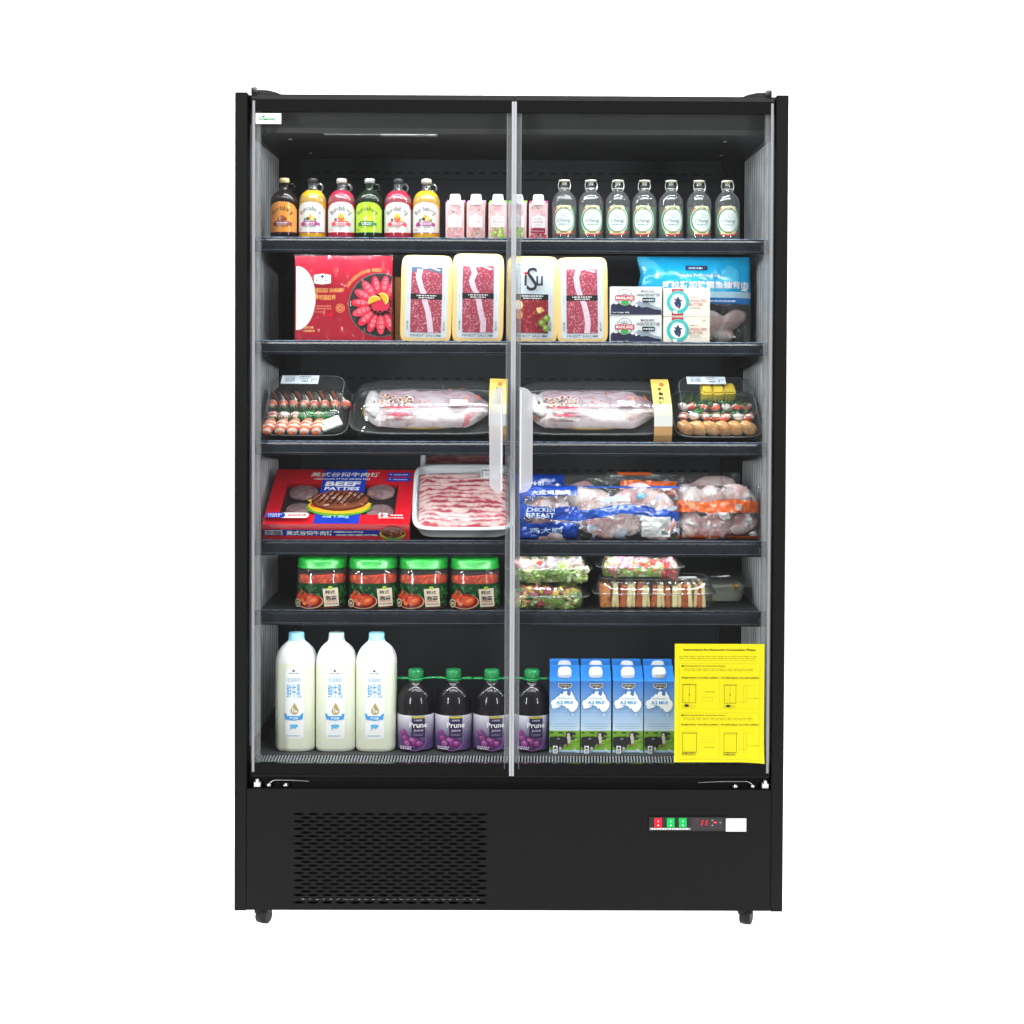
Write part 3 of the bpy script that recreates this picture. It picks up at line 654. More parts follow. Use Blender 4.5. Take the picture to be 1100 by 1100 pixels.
def swing_bottle():
    t = thing('swing_top_bottle', '', 'bottle', (0, 0, 0), (0, 0, 0), 'clear swing top bottles on the top shelf'); r = .0292
    b = MB(); b.lathe([(.024, 0), (.028, .002), (r, .006), (r, .088), (.0285, .097), (.0255, .106), (.020, .114), (.0135, .120), (.0095, .1245), (.0086, .130), (.0105, .132), (.0105, .136)], WHITE, 'glass', 40)
    b.build('bottle_glass', t)
    b = MB(); b.lathe([(.020, .0035), (.0272, .006), (.0278, .009), (.0278, .084)], WHITE, 'glass', 32, (True, False)); b.lathe([(.0277, .0838), (.001, .0838)], WHITE, 'glass', 32, (False, False)); b.build('water', t)
    b = MB(); pr = Print(b, cyl(r), .0003, 'paper', .005)
    pr.ell(0, .0522, .0285, .0345, H('b4cfb6'), n=34); pr.rrect(-.018, .018, .0185, .030, .005, H('d8d2a4')); pr.rrect(-.018, .018, .075, .086, .005, H('ded9b4'))
    pr.poly([(-.027, .062), (-.021, .074), (-.012, .081), (-.016, .0815), (-.024, .074)], H('d2543c'))
    pr.ell(0, .0525, .0255, .0285, H('1d7a50'), n=30); pr.ell(.001, .0522, .0232, .0262, H('d6dedb'), n=30)
    pr.poly([(-.015, .0215), (0, .0195), (.015, .0215), (.028, .028), (.029, .026), (.016, .0188), (0, .0165), (-.016, .0188)], H('cc2436'))
    pr.text('Chang', 0, .0505, .031, .0095, H('28606a'), .004, shear=.3); pr.ring(-.003, .062, .0042, .005, H('8fb2ac'), n=14); pr.ring(.0045, .062, .0042, .005, H('8fb2ac'), n=14)
    pr.lines(-.011, .012, .041, .0022, H('5f9a92'), 2, .005); pr.rect(-.008, .008, .0775, .082, H('5a6438')); pr.rect(-.008, .008, .0228, .0268, H('8a8250')); pr.lines(-.006, .006, .0785, .002, H('e8e4c4'), 4, .003)
    b.build('label', t)
    b = MB(); Print(b, lambda u, v, hh: ((r-.003-hh)*math.sin(PI+u/r), -(r-.003-hh)*math.cos(PI+u/r), v), .0003, 'paper', .005).rect(-.036, .036, .022, .084, H('6f9a78')); b.build('back_label', t)
    b = MB(); b.lathe([(.0060, .1355), (.0060, .1425), (.0125, .1432), (.0138, .1452), (.0125, .1472), (.003, .1485)], H('d6d2c0'), 'plastic', 24); b.build('stopper', t)
    b = MB()
    for s in (-1, 1):
        b.tube([(s*.0125, -.003, .143), (s*.0145, -.004, .134), (s*.0125, -.006, .125), (s*.010, -.004, .121)], .0013, H('cfd0d0'), 'steel', 6)
    b.tube([(.0112*math.cos(R(a)), .0112*math.sin(R(a)), .1275) for a in range(0, 360, 30)], .0011, H('cfd0d0'), 'steel', 6, True)
    b.build('wire_bail', t); return t
sb0 = swing_bottle()
SBL = ['clear swing top bottle beside the crimson banded carton', 'clear swing top bottle second from the left in its row', 'clear swing top bottle third from the left in its row', 'clear swing top bottle in the middle of its row of seven',
       'clear swing top bottle third from the right end of the shelf', 'clear swing top bottle second from the right end of the shelf', 'clear swing top bottle at the right end of the shelf beside the side wall']
for i, px in enumerate((606, 634.5, 663.5, 692, 720.5, 750.5, 781)):
    p = shelf_pos(px, .133, 0); rz = R((-4, 5, -7, -12, 3, 8, -2)[i])
    if i == 0: sb0.location = p; sb0['label'] = SBL[0]; sb0.rotation_euler = (0, 0, rz)
    else: dup(sb0, p, SBL[i], (0, 0, rz))

# ------------------------------------------------------------------ second shelf
def zpx(py, Y): return at(549, py, Y).z
K2_ = kk(.10)
# prawn box
t = thing('prawn_box', 'flat red box of frozen prawns wrapped in shiny film, stood on edge', 'food box', shelf_pos(368.5, .11, 1), (R(-2), 0, R(-2)))
BW, BH = 105*K2_, zpx(275.5, .11)-SZ[1]
b = MB(); b.box(-BW/2, BW/2, 0, .045, 0, BH, H('b01f34'), 'gloss'); b.build('box_body', t, .0015)
b = MB(); pr = Print(b, flat(0), .0004, 'gloss')
fx = lambda px: (px-368.5)*K2_
fz = lambda py: (366.3-py)*K2_
cl = lambda pts: [(min(max(u, -BW/2+.0005), BW/2-.0005), v) for u, v in pts]
def oval(cx, cy, rx, ry, a=0, n=26):
    return cl([(cx+rx*math.cos(2*PI*i/n)*math.cos(a)-ry*math.sin(2*PI*i/n)*math.sin(a), cy+rx*math.cos(2*PI*i/n)*math.sin(a)+ry*math.sin(2*PI*i/n)*math.cos(a)) for i in range(n)])
pr.poly([(fx(317.5), fz(284))]+[(fx(318+20.5*math.cos(R(a))), fz(318-34.5*math.sin(R(a)))) for a in range(88, -89, -8)]+[(fx(317.5), fz(352))], (.84, .84, .84, 1))
pr.poly(oval(fx(408.5), fz(325), 34.6*K2_, 34.6*K2_), H('6a6a68')); pr.poly(oval(fx(408.5), fz(325), 33.6*K2_, 33.6*K2_), H('343534'))
for i in range(15):
    a = 2*PI*(i+.3)/15; q = 21.5; c = (fx(409+q*math.cos(a)), fz(325-q*math.sin(a)))
    pr.poly(oval(c[0], c[1], 10.5*K2_, 4.6*K2_, a, 14), H(('d8324a', 'cf2a40', 'dc4658')[i % 3])); pr.poly(oval(c[0]+.001, c[1]+.002, 7.5*K2_, 2.4*K2_, a, 12), H('ea7484'))
    for j in (-1, 0, 1): pr.poly(oval(c[0]+j*5*K2_*math.cos(a), c[1]+j*5*K2_*math.sin(a), .5*K2_, 3.8*K2_, a, 8), H('c22038'))
pr.poly(oval(fx(409), fz(325), 10*K2_, 9*K2_), H('c73048'))
for i in range(8): pr.poly(oval(fx(404+2.4*i), fz(334+rnd.uniform(-2, 2)), 2.0*K2_, 1.0*K2_, .3, 8), H('2c2024'))
for (x, y, a) in ((403, 322, .35), (411, 319, -1.0)):
    pr.poly([(fx(x)+7.2*K2_*math.cos(R(g)+a)*.95, fz(y)+7.2*K2_*math.sin(R(g)+a)*.95) for g in range(0, 181, 15)], H('f0d27a')); pr.poly([(fx(x)+6*K2_*math.cos(R(g)+a)*.95, fz(y)+6*K2_*math.sin(R(g)+a)*.95) for g in range(0, 181, 15)], H('eda128'))
GO = H('e3a95c')
pr.poly([(fx(337.5), fz(293.5)), (fx(346.5), fz(292)), (fx(355.5), fz(293.5)), (fx(355.5), fz(302)), (fx(346.5), fz(303.5)), (fx(337.5), fz(302))], WHITE)
pr.poly([(fx(346.5), fz(292.8)), (fx(348.8), fz(295)), (fx(346.5), fz(297.2)), (fx(344.2), fz(295))], H('3a4a6a')); pr.text("Member's Mark", fx(346.5), fz(298.8), 15*K2_, 2.2*K2_, INK, .004); pr.lines(fx(342), fx(351), fz(301.6), .001, H('9a9a9a'), 2, .003)
pr.text('PEELED SHRIMP', fx(354), fz(309.8), 32*K2_, 4.4*K2_, GO, .01); pr.text('阿根廷红虾', fx(350), fz(317.5), 22*K2_, 5.4*K2_, GO, .02)
pr.lines(fx(340.5), fx(356), fz(327.5), .0032, H('d87a6a'), 4, .005, 2, .006); pr.lines(fx(337), fx(349), fz(333.5), .0022, H('d87a6a'), 4, .004); pr.poly([(fx(345), fz(335.5)), (fx(358), fz(338)), (fx(358), fz(327)), (fx(356), fz(335))], H('d8182c'))
pr.ring(fx(366), fz(329), 4.2*K2_, 4.7*K2_, GO, n=20)
for g in range(0, 360, 60): pr.ell(fx(366+2.3*math.cos(R(g))), fz(329+2.3*math.sin(R(g))), 1.3*K2_, 1.0*K2_, H('dc8a5c'), n=8)
pr.text('ARGENTINE RED', fx(389), fz(291.5), 44*K2_, 3.4*K2_, GO, .006, arc=36*K2_, rot=R(26))
pr.lines(fx(327), fx(338.5), fz(351), .005, H('d9a070'), 9, .006, 2, .008)
b.build('printed_front', t)
b = MB(); rings = []
for i in range(25):
    row = []
    for j in range(25):
        u, v = -1+2*i/24, -1+2*j/24; e = max(abs(u), abs(v)); crn = (abs(u)*abs(v))**3
        row.append((u*(BW/2+.0015), -.0014-.004*crn*noise.noise((u*5, v*5, 2)) - .0012*abs(noise.noise((u*3, v*3, 5))), BH/2+v*(BH/2+.0015)+.002*crn))
    rings.append(row)
vs = [p for r_ in rings for p in r_]
b.add(vs, [(i*25+j, (i+1)*25+j, (i+1)*25+j+1, i*25+j+1) for i in range(24) for j in range(24)], WHITE, 'filmclear', True); b.build('shrink_film', t)

# salami packs
def salami_pack(pl, pt, label, kind, rz=0, ry=0):
    w = 55.5*K2_; Y = .10; h = zpx(pt, Y)-SZ[1]
    t = thing('salami_pack', label, 'salami pack', shelf_pos(pl+27.75, Y, 1), (R(-2.5), R(ry), R(rz)), 'cream trays of sliced salami on the second shelf')
    CR = H('dcba7c'); Mx = Matrix.Translation((0, 0, h/2)) @ Matrix.Rotation(PI/2, 4, 'X')
    b = MB(); b.loft([se_ring(w/2-.004, h/2-.004, 9, -.024, 48), se_ring(w/2-.001, h/2-.001, 9, -.018, 48), se_ring(w/2, h/2, 9, -.003, 48), se_ring(w/2-.0006, h/2-.0006, 9, -.0006, 48), se_ring(w/2-.002, h/2-.002, 9, 0, 48)], CR, 'plastic', M=Mx); b.build('tray', t)
    b = MB(); pr = Print(b, flat(0), .0004, 'paper'); fu = lambda f: f*w
    fv = lambda f: f*h
    pr.rrect(fu(-.405), fu(.405), fv(.062), fv(.925), .008, H('bec5cb'))
    TX = H('7f8a94')
    pr.text('FINEST SALUMI', 0, fv(.893), fu(.60), fv(.022), TX, .006); pr.text('FINEST SALUMI', 0, fv(.09), fu(.60), fv(.026), H('4a5058'), .008)
    for s in (-1, 1): pr.text('SALUMI', s*fu(.353), fv(.82), fv(.10), fu(.034), TX, .004, rot=R(90*s)); pr.text('MILANO', s*fu(.353), fv(.20), fv(.10), fu(.034), H('4a5058'), .004, rot=R(90*s)); pr.lines(s*fu(.353)-.001, s*fu(.353)+.001, fv(.55), .0012, TX, 3, .002, 9, .0024)
    pr.lines(fu(.30), fu(.40), fv(.035), .0012, H('9a8858'), 3, .003)
    if kind != 2:
        pr.rect(fu(-.30), fu(.30), fv(.125), fv(.862), H('8f3144'), 'salami')
        if kind == 1: pr.poly([(fu(-.30), fv(.862)), (fu(.30), fv(.862)), (fu(.30), fv(.79)), (fu(.1), fv(.815)), (fu(-.08), fv(.835)), (fu(-.2), fv(.80)), (fu(-.30), fv(.81))], H('4a5a70'))
        c = {0: [(-.12, .862), (-.07, .78), (-.13, .70), (-.09, .62), (-.03, .56), (.02, .46), (.06, .34), (.11, .24), (.10, .125)], 1: [(-.13, .84), (-.16, .74), (-.11, .64), (-.05, .55), (-.02, .46), (.04, .36), (.07, .25), (.10, .125)], 3: [(-.06, .862), (-.11, .76), (-.08, .64), (-.03, .55), (.04, .46), (.08, .36), (.11, .24), (.09, .125)]}[kind]
        pr.poly([(fu(x-.055), fv(y)) for x, y in c]+[(fu(x+.055), fv(y)) for x, y in reversed(c)], H('cdb6c2'), 'fat')
        pr.poly([(fu(x+.03), fv(y)) for x, y in ((-.14, .86), (-.08, .845), (.04, .855), (.2, .82), (.24, .83), (.05, .862))], H('dcdce2'))
        pr.rect(fu(-.305), fu(.305), fv(.497), fv(.56), H('141416')); pr.lines(fu(-.19), fu(.19), fv(.533), .0028, H('c8c8c8'), 1, .006); pr.lines(fu(-.15), fu(.15), fv(.509), .0026, H('c8c8c8'), 2, .005)
    else:
        pr.rect(fu(-.31), fu(.31), fv(.125), fv(.50), H('7e2028'), 'salami2'); pr.rect(fu(-.32), fu(.31), fv(.50), fv(.565), H('141416')); pr.lines(fu(-.24), fu(.22), fv(.537), .0028, H('c8c8c8'), 1, .006); pr.lines(fu(-.18), fu(.18), fv(.512), .0026, H('c8c8c8'), 2, .005)
        pr.ell(fu(-.28), fv(.44), .012, .012, H('e0c080')); pr.ell(fu(-.29), fv(.44), .009, .009, H('f0e8dc')); pr.ell(fu(-.25), fv(.33), .008, .01, H('c98a5a'))
        for i in range(10): pr.ell(fu(.16+rnd.uniform(-.06, .06)), fv(.37+rnd.uniform(-.03, .03)), .005, .004, H(rnd.choice(('c89a5a', 'e0be84', '8a5a30'))), n=9, a=rnd.uniform(0, 3))
        for x, y in ((.19, .24), (.27, .18), (.28, .29)): pr.ell(fu(x), fv(y), .0085, .0085, H('6f8436')); pr.ell(fu(x-.01), fv(y+.008), .004, .004, H('9fb060'))
        pr.rect(fu(-.155), fu(-.115), fv(.66), fv(.78), INK); pr.ell(fu(-.135), fv(.80), .004, .0035, H('e0283a')); pr.text('S', fu(-.01), fv(.735), fu(.21), fv(.27), INK, .0); pr.text('u', fu(.135), fv(.715), fu(.13), fv(.115), H('30343c'), .012)
        pr.lines(fu(-.14), fu(.1), fv(.60), .0012, TX, 4, .005)
    b.build('printed_front', t)
salami_pack(429, 274, 'cream salami pack with a dark strip above the meat, beside the red prawn box', 1, 0, 1.2)
salami_pack(485, 272, 'cream salami pack between the dark topped one and the door seal', 0, 0, .6)
salami_pack(543.5, 274.5, 'cream salami pack with large black and red lettering over the meat', 2, 0, .5)
salami_pack(598, 275.5, 'cream salami pack right of the lettered one, near the butter boxes', 3, 0, -.8)
t = thing('tan_carton', 'plain tan carton mostly hidden behind the leftmost salami pack', 'carton', shelf_pos(447, .16, 1))
b = MB(); hh = zpx(298, .16)-SZ[1]; b.box(-.05, .05, 0, .05, 0, hh, H('d49a62'), 'paper'); b.box(-.0505, .0505, -.0004, .0504, hh*.985, hh, H('b9804c'), 'paper'); b.box(-.05, .05, -.0006, .0, hh*.1, hh*.12, H('e4b888'), 'paper'); b.build('carton_body', t, .001)

# butter boxes, two kinds, stacked in pairs
def butter_navy(z, label):
    w, h = 56*K2_, 31*K2_
    t = thing('butter_box', label, 'butter', Vector((at(683, 350, .10).x, .10, z)), (0, 0, R(rnd.uniform(-1, 1))), 'white and navy butter boxes')
    b = MB(); b.box(-w/2, w/2, 0, .07, 0, h, H('d6d9da'), 'paper'); b.build('box_body', t, .001)
    b = MB(); pr = Print(b, flat(0), .0004); NV = H('262a44')
    pr.poly([(x*w, y*h) for x, y in ((-.01, .42), (.06, .52), (.12, .46), (.2, .5), (.3, .36), (.4, .3), (.48, .27), (.48, .1), (.0, .2))], H('8f9ba8'))
    pr.poly([(x*w, y*h) for x, y in ((-.48, .03), (.49, .03), (.49, .19), (.36, .22), (.22, .30), (.10, .28), (.02, .42), (-.06, .33), (-.14, .42), (-.21, .34), (-.30, .44), (-.38, .38), (-.44, .42), (-.48, .34))], NV)
    pr.poly([(x*w, y*h) for x, y in ((-.02, .36), (.04, .42), (.02, .34), (.07, .36), (0, .29))], WHITE)
    cx = -.215*w
    pr.ell(cx, .62*h, .15*w, .30*h, H('30363c')); pr.ell(cx, .62*h, .14*w, .28*h, H('e2e4e4'))
    for i in range(9): a = R(20+i*17.5); pr.line((cx+.03*w*math.cos(a), .66*h+.06*h*math.sin(a)), (cx+.13*w*math.cos(a), .62*h+.25*h*math.sin(a)), .0009, H('5a6064'))
    pr.ell(cx, .44*h, .075*w, .09*h, H('3f9a50')); pr.rrect(cx-.185*w, cx+.185*w, .52*h, .69*h, .002, H('b5232f')); pr.text('MAINLAND', cx, .605*h, .33*w, .11*h, WHITE, .012)
    pr.text('MAINLAND', .225*w, .84*h, .26*w, .09*h, INK, .012); pr.text('UNSALTED BUTTER', .235*w, .71*h, .45*w, .10*h, INK, .012)
    pr.rrect(.12*w, .37*w, .46*h, .62*h, .003, H('2e5660')); pr.rrect(.12*w, .24*w, .46*h, .62*h, .003, INK); pr.lines(.14*w, .35*w, .52*h, .0024, WHITE, 7, .004)
    pr.text('Net Weight, 250g', -.29*w, .10*h, .32*w, .06*h, WHITE, .004); b.build('printed_front', t)
butter_navy(SZ[1], 'white and navy butter box, lower of its stack, beside the salami packs'); butter_navy(SZ[1]+31.1*K2_, 'white and navy butter box on top of its stack')
def butter_cream(z, label):
    w, h = 50*K2_, 30.3*K2_
    t = thing('butter_box', label, 'butter', Vector((at(737.5, 350, .098).x, .098, z)), (0, 0, R(rnd.uniform(-1, 1))), 'cream butter boxes with a red stripe')
    b = MB(); b.box(-w/2, w/2, 0, .07, 0, h, H('e6ded0'), 'paper'); b.build('box_body', t, .001)
    b = MB(); pr = Print(b, flat(0), .0004)
    pr.rect(-.32*w, -.07*w, .002, h-.002, H('b83444')); cx, c2 = -.185*w, .50*h
    pr.ell(cx, c2, .245*w, .41*h, H('4cc0bc')); pr.ring(cx, c2, .0222, .0231, H('2f6f7a')); pr.ell(cx, c2, .16*w, .27*h, H('f2ece2'))
    pr.text('DANISH BUTTER', cx, c2+.0195, .030, .0028, H('e8f4f2'), 0, arc=.021)
    for x, y, rx, ry, a in ((0, .17, .018, .03, 0), (0, .03, .05, .13, .1), (-.04, -.08, .03, .12, .5), (.035, -.12, .025, .12, -.3), (.05, .05, .05, .03, .5), (-.05, .08, .045, .025, -.5)): pr.ell(cx+x*w, c2+y*h, rx*w, ry*h, H('2e3a62'), n=12, a=a)
    pr.rrect(cx-.012, cx-.002, c2-.40*h, c2-.30*h, .001, WHITE)
    RD = H('b03040')
    pr.text('UNSALTED', .24*w, .55*h, .38*w, .095*h, RD, .004); pr.text('BUTTER', .20*w, .42*h, .29*w, .095*h, RD, .004); pr.lines(.07*w, .24*w, .67*h, .0016, RD, 2, .004); pr.lines(.07*w, .30*w, .31*h, .0014, H('9a8f88'), 3, .004, 2, .003); pr.text('250', .37*w, .86*h, .08*w, .06*h, H('6a6460'), 0)
    b.build('printed_front', t)
butter_cream(SZ[1], 'cream butter box with teal roundel, lower of its stack'); butter_cream(SZ[1]+30.4*K2_, 'cream butter box with teal roundel, on top of its stack')

# ------------------------------------------------------------------ pillow bags
def pillow(w, h, th, colf, nu=90, nv=44, seed=0, wr=.006, pw=2.4, edge=None):
    def prof(u, v):
        a = max(0, 1-abs(2*u/w)**pw)*max(0, 1-abs(2*v/h-1)**pw)
        return th/2*a**.45
    def wrk(u, v): return (wr*(noise.noise((u*26+seed, v*26, seed))-.2)+wr*.55*(.4-abs(noise.noise((u*48, v*62+seed, seed*2))))+wr*.22*(.5-abs(noise.noise((u*120+seed, v*90, seed)))))*min(1, 6*min(1-abs(2*u/w), 1-abs(2*v/h-1))+.15)
    def front(u, v, hh=0):
        x, z = (edge(u, v) if edge else (u, v)); return (x, -prof(u, v)-wrk(u, v)-hh, z)
    mb = MB(); us = [-w/2+w*i/nu for i in range(nu+1)]; vs_ = [h*j/nv for j in range(nv+1)]
    vs = [front(u, v) for u in us for v in vs_]
    by = {}
    for i in range(nu):
        for j in range(nv):
            c, m = colf((us[i]+us[i+1])/2, (vs_[j]+vs_[j+1])/2)
            by.setdefault(m, []).append(((i*(nv+1)+j, (i+1)*(nv+1)+j, (i+1)*(nv+1)+j+1, i*(nv+1)+j+1), c))
    for m, L in by.items(): mb.add(vs, [f for f, c in L], [c for f, c in L], m, True)
    def back(u, v):
        x, z = (edge(u, v) if edge else (u, v)); return (x, prof(u, v)*.8, z)
    mb.add([back(us[i], vs_[j]) for i in range(0, nu+1, 2) for j in range(0, nv+1, 2)], [(i*(nv//2+1)+j, i*(nv//2+1)+j+1, (i+1)*(nv//2+1)+j+1, (i+1)*(nv//2+1)+j) for i in range(nu//2) for j in range(nv//2)], H('c8ccd0'), 'film', True)
    return mb, front
# blue pollock bag
w, h = 124*kk(.17), zpx(273.5, .18)-SZ[1]
t = thing('fish_bag', 'bright blue plastic bag of frozen fish fillets standing behind the butter boxes', 'frozen bag', shelf_pos(746, .205, 1), (R(-5), 0, 0))
def bagcol(u, v):
    f = v/h
    n = noise.noise((u*18, v*18, 3))
    if f > .59: return (H('1cb0e8') if n < .15 else H('4cc4ee')), 'gloss'
    if f > .52: return H('b9dcec'), 'gloss'
    if f > .455: return H('1f78c4'), 'gloss'
    return H('8a9498'), 'film'
def ear(u, v):
    f = v/h; k = 1.0-.05*math.exp(-((f-.80)/.10)**2)*(1 if u < 0 else .3)-.02*(1-f)
    return u*k, v
mb, fr_ = pillow(w, h, .055, bagcol, seed=3, wr=.005, edge=ear); mb.build('bag', t)
b = MB(); pr = Print(b, lambda u, v, hh: fr_(u, v, hh), .0035, 'paper', .006, maxv=.006)
pr.rrect(-.09*w, .11*w, .83*h, .885*h, .003, H('16305a')); pr.lines(-.06*w, .09*w, .845*h, .0045, H('c8d8e8'), 2, .006)
pr.text('Alaska Pollock Loin', .03*w, .775*h, .38*w, .034*h, WHITE, .01); pr.text('阿拉斯加狭鳕鱼颈背肉', .09*w, .665*h, .76*w, .088*h, WHITE, .022)
pr.poly([(.40*w, .60*h), (.435*w, .645*h), (.465*w, .60*h)], WHITE); pr.lines(.13*w, .36*w, .475*h, .0035, H('cfe0f0'), 5, .008); b.build('lettering', t)
for i, (x, z, rx, rz, a) in enumerate(((.17, .24, .05, .026, .5), (.30, .26, .045, .022, -.45), (.05, .20, .05, .03, .2), (-.15, .2, .05, .03, .2), (-.32, .2, .04, .028, .2), (.24, .12, .03, .022, .3))):
    b = MB(); b.blob((x*w, -.006, z*h), (rx, .014, rz), H('d9b4ac'), 'chicken', i, .2, 1.5, (0, a, 0)); b.build('fish_fillet', t)
b = MB(); pr = Print(b, lambda u, v, hh: fr_(u, v, hh), .0035, 'paper', .006, maxv=.006); pr.lines(.17*w, .36*w, .075*h, .004, WHITE, 9, .008); b.build('weight_line', t)
# ------------------------------------------------------------------ third shelf: sushi and fish trays, propped up at the back
def prop(t, w, L, tilt):
    """the wire rest that holds a tilted tray up from behind stands on the shelf under it"""
    return t
def lid_shell(b, w, L, h, inset, mt='lid', e=6, dome=0):
    """clear lid: rounded box, narrower at the top"""
    rings = []
    for z, i_, k in ((0.0, 0, 0), (.004, 0, 0), (h*.55, inset*.55, 0), (h*.86, inset*.9, 0), (h*.97, inset*1.25, 0), (h, inset*1.9, 0)):
        rings.append(se_ring(w/2-i_, L/2-i_*.8, e, z, 56, 0, L/2))
    b.loft(rings, WHITE, mt, (False, True))
def rim(t, rings, r=.0011, mt='edge'):
    for rg in rings: b = MB(); b.tube(rg, r, WHITE, mt, 6, True); b.build('lid_rim', t)
def tray_base(name, t, w, L, hb, col, mt='plastic', ribs=0):
    b = MB(); b.loft([se_ring(w/2-.012, L/2-.012, 6, 0, 56, 0, L/2), se_ring(w/2-.003, L/2-.003, 6, hb-.003, 56, 0, L/2), se_ring(w/2+.002, L/2+.002, 6, hb-.002, 56, 0, L/2), se_ring(w/2+.002, L/2+.002, 6, hb, 56, 0, L/2),
                      se_ring(w/2-.004, L/2-.004, 6, hb, 56, 0, L/2), se_ring(w/2-.010, L/2-.010, 6, hb*.35, 56, 0, L/2)], col, mt)
    for i in range(ribs):
        x = -w/2+.02+(w-.04)*i/(ribs-1); b.box(x-.0008, x+.0008, .0, .006, .004, hb-.004, tuple(c*1.9 for c in col[:3])+(1,), mt)
    return b.build(name, t)
def barcode_label(name, t, w, h, mp, seed=0, dx=0):
    b = MB(); pr = Print(b, mp, .0006, 'paper'); q = random.Random(seed)
    pr.rect(-w/2, w/2, 0, h, H('dfe6ee'))
    for i in range(12): u = -w*.40+i*w*.022; pr.rect(u, u+w*.012*q.uniform(.4, 1.2), h*.2, h*.72, H('5a6878'))
    pr.lines(-w*.42, -w*.12, h*.82, h*.07, H('4a5058'), seed, .004); pr.lines(-w*.02, w*.28, h*.72, h*.10, H('3a4048'), seed+1, .005); pr.lines(0, w*.22, h*.5, h*.07, H('5a6068'), seed+2, .004)
    pr.rect(w*.06, w*.22, h*.16, h*.34, H('8a929a')); pr.ell(w*.33, h*.22, w*.022, h*.07, H('2a2c30')); pr.lines(w*.30, w*.46, h*.42, h*.09, H('3a4048'), seed+3, .004)
    return b.build(name, t)
def grass_strip(t, x0, x1, y, z, h, seed, n=22, lean=-.35):
    q = random.Random(seed); b = MB(); vs = [(x0, y, z)]; m = n*2
    for i in range(m+1):
        x = x0+(x1-x0)*i/m; hh = h*(q.uniform(.8, 1.15) if i % 2 else q.uniform(.35, .6)); vs.append((x, y+lean*hh, z+hh))
    vs.append((x1, y, z)); pts = vs
    cols = [H('2f7a2c'), H('3c8e34'), H('1f5f24')]
    fs = []; cs = []
    base = [(x0+(x1-x0)*i/m, y, z) for i in range(m+1)]
    topv = vs[1:-1]
    for i in range(m): fs.append((i, i+1, m+1+i+1, m+1+i)); cs.append(cols[(i//2) % 3])
    b.add(base+topv, fs, cs, 'plastic'); return b.build('leaf_divider', t)
def shrimp(t, c, L, w, a, col='e8682e', tilt=.2, mt='shrimp'):
    b = MB(); b.blob(c, (w, L, w*.75), H(col), mt, rnd.random()*9, .12, 1.6, (tilt, 0, a), 12, 8); return b.build('nigiri', t)
TI = 34
k = kk(.12)
w = 93*k; L = .185
t = thing('sushi_tray', 'clear sushi tray with shrimp nigiri and dark eel slices, at the left end', 'sushi tray', shelf_pos(326, .085, 2)+Vector((0, 0, .004)), (R(TI), 0, R(-1)), 'clear lidded sushi trays')
tray_base('tray', t, w-.004, L, .016, (.01, .01, .011, 1))
for i in range(5):
    x = -w*.40+i*.0285; shrimp(t, (x, .024, .024), .026, .0152, R(-14), 'e8703c')
    b = MB(); b.blob((x, .026, .014), (.012, .021, .010), H('ece8df'), 'paper', i, .1, 3); b.build('rice_pad', t)
grass_strip(t, -w*.42, w*.30, .049, .016, .030, 1)
for i in range(5):
    x = -w*.38+i*.027; b = MB(); b.blob((x, .062, .026), (.014, .014, .010), H(('c8402c', 'efe6da', 'd84a2e', 'efe6da', 'c83a28')[i]), 'shrimp', i, .25, 2, (0, 0, .5)); b.build('crab_piece', t)
b = MB()
for i in range(26): b.blob((rnd.uniform(-w*.12, w*.28), .055+rnd.uniform(-.008, .01), .030+rnd.uniform(-.004, .006)), (.008, .006, .003), H(rnd.choice(('2f9a40', '47b454', '237a34'))), 'plastic', i, .4, 3, (rnd.uniform(-1, 1), rnd.uniform(-1, 1), 0), 7, 5)
o = b.build('garnish', t); o['kind'] = 'stuff'
grass_strip(t, -w*.36, w*.36, .080, .020, .032, 2)
for i in range(8):
    x = -w*.40+i*.0245; b = MB(); b.blob((x, .097, .034), (.0115, .010, .012), H(('e0684a', 'e0583a', 'e5684c')[i % 3]), 'shrimp', i+20, .15, 2); b.build('roe_ball', t)
for i in range(6):
    x = -w*.36+i*.0285; b = MB(); b.blob((x, .128, .030), (.0095, .026, .016), H('2a1a16'), 'patty2', i, .12, 2, (.2, 0, R(32))); b.build('eel_slice', t)
    b = MB(); b.blob((x+.0085, .125, .031), (.0045, .022, .010), H('e9dcc4'), 'paper', i, .12, 2, (.2, 0, R(32))); b.build('rice_edge', t)
    b = MB(); b.blob((x-.0075, .128, .033), (.003, .022, .010), H('a3502c'), 'plastic', i, .12, 2, (.2, 0, R(32))); b.build('sauce_edge', t)
b = MB(); b.box(-w*.42, w*.40, .148, .176, .012, .030, (.012, .012, .012, 1), 'plastic'); b.build('black_insert', t, .004)
b = MB(); Mx = Matrix.Translation((w*.31, .028, .030)) @ Euler((R(10), R(-8), R(24))).to_matrix().to_4x4(); b.box(-.024, .024, -.016, .016, -.003, .003, H('cfd6cc'), 'gloss', Mx)
pr = Print(b, lambda u, v, hh: Mx @ Vector((u, v, .003+hh)), .0004, 'gloss'); pr.ell(.006, -.002, .0035, .003, H('cc5a50')); pr.rect(-.018, -.008, -.004, .004, H('2a2e30')); pr.lines(-.02, .02, -.010, .002, H('3a4a44'), 3, .005); pr.rect(.0, .02, -.013, -.0115, H('8a6a3a')); b.build('soy_sachet', t, .001)
b = MB(); M0 = Matrix.Translation((0, 0, .012)); sub = MB(); lid_shell(sub, w, L, .056, .014); b.add(sub.v, sub.f, WHITE, 'lid', True, M0); b.build('lid', t); rim(t, [se_ring(w/2, L/2, 6, .016, 56, 0, L/2), se_ring(w/2-.016, L/2-.013, 6, .064, 56, 0, L/2)])
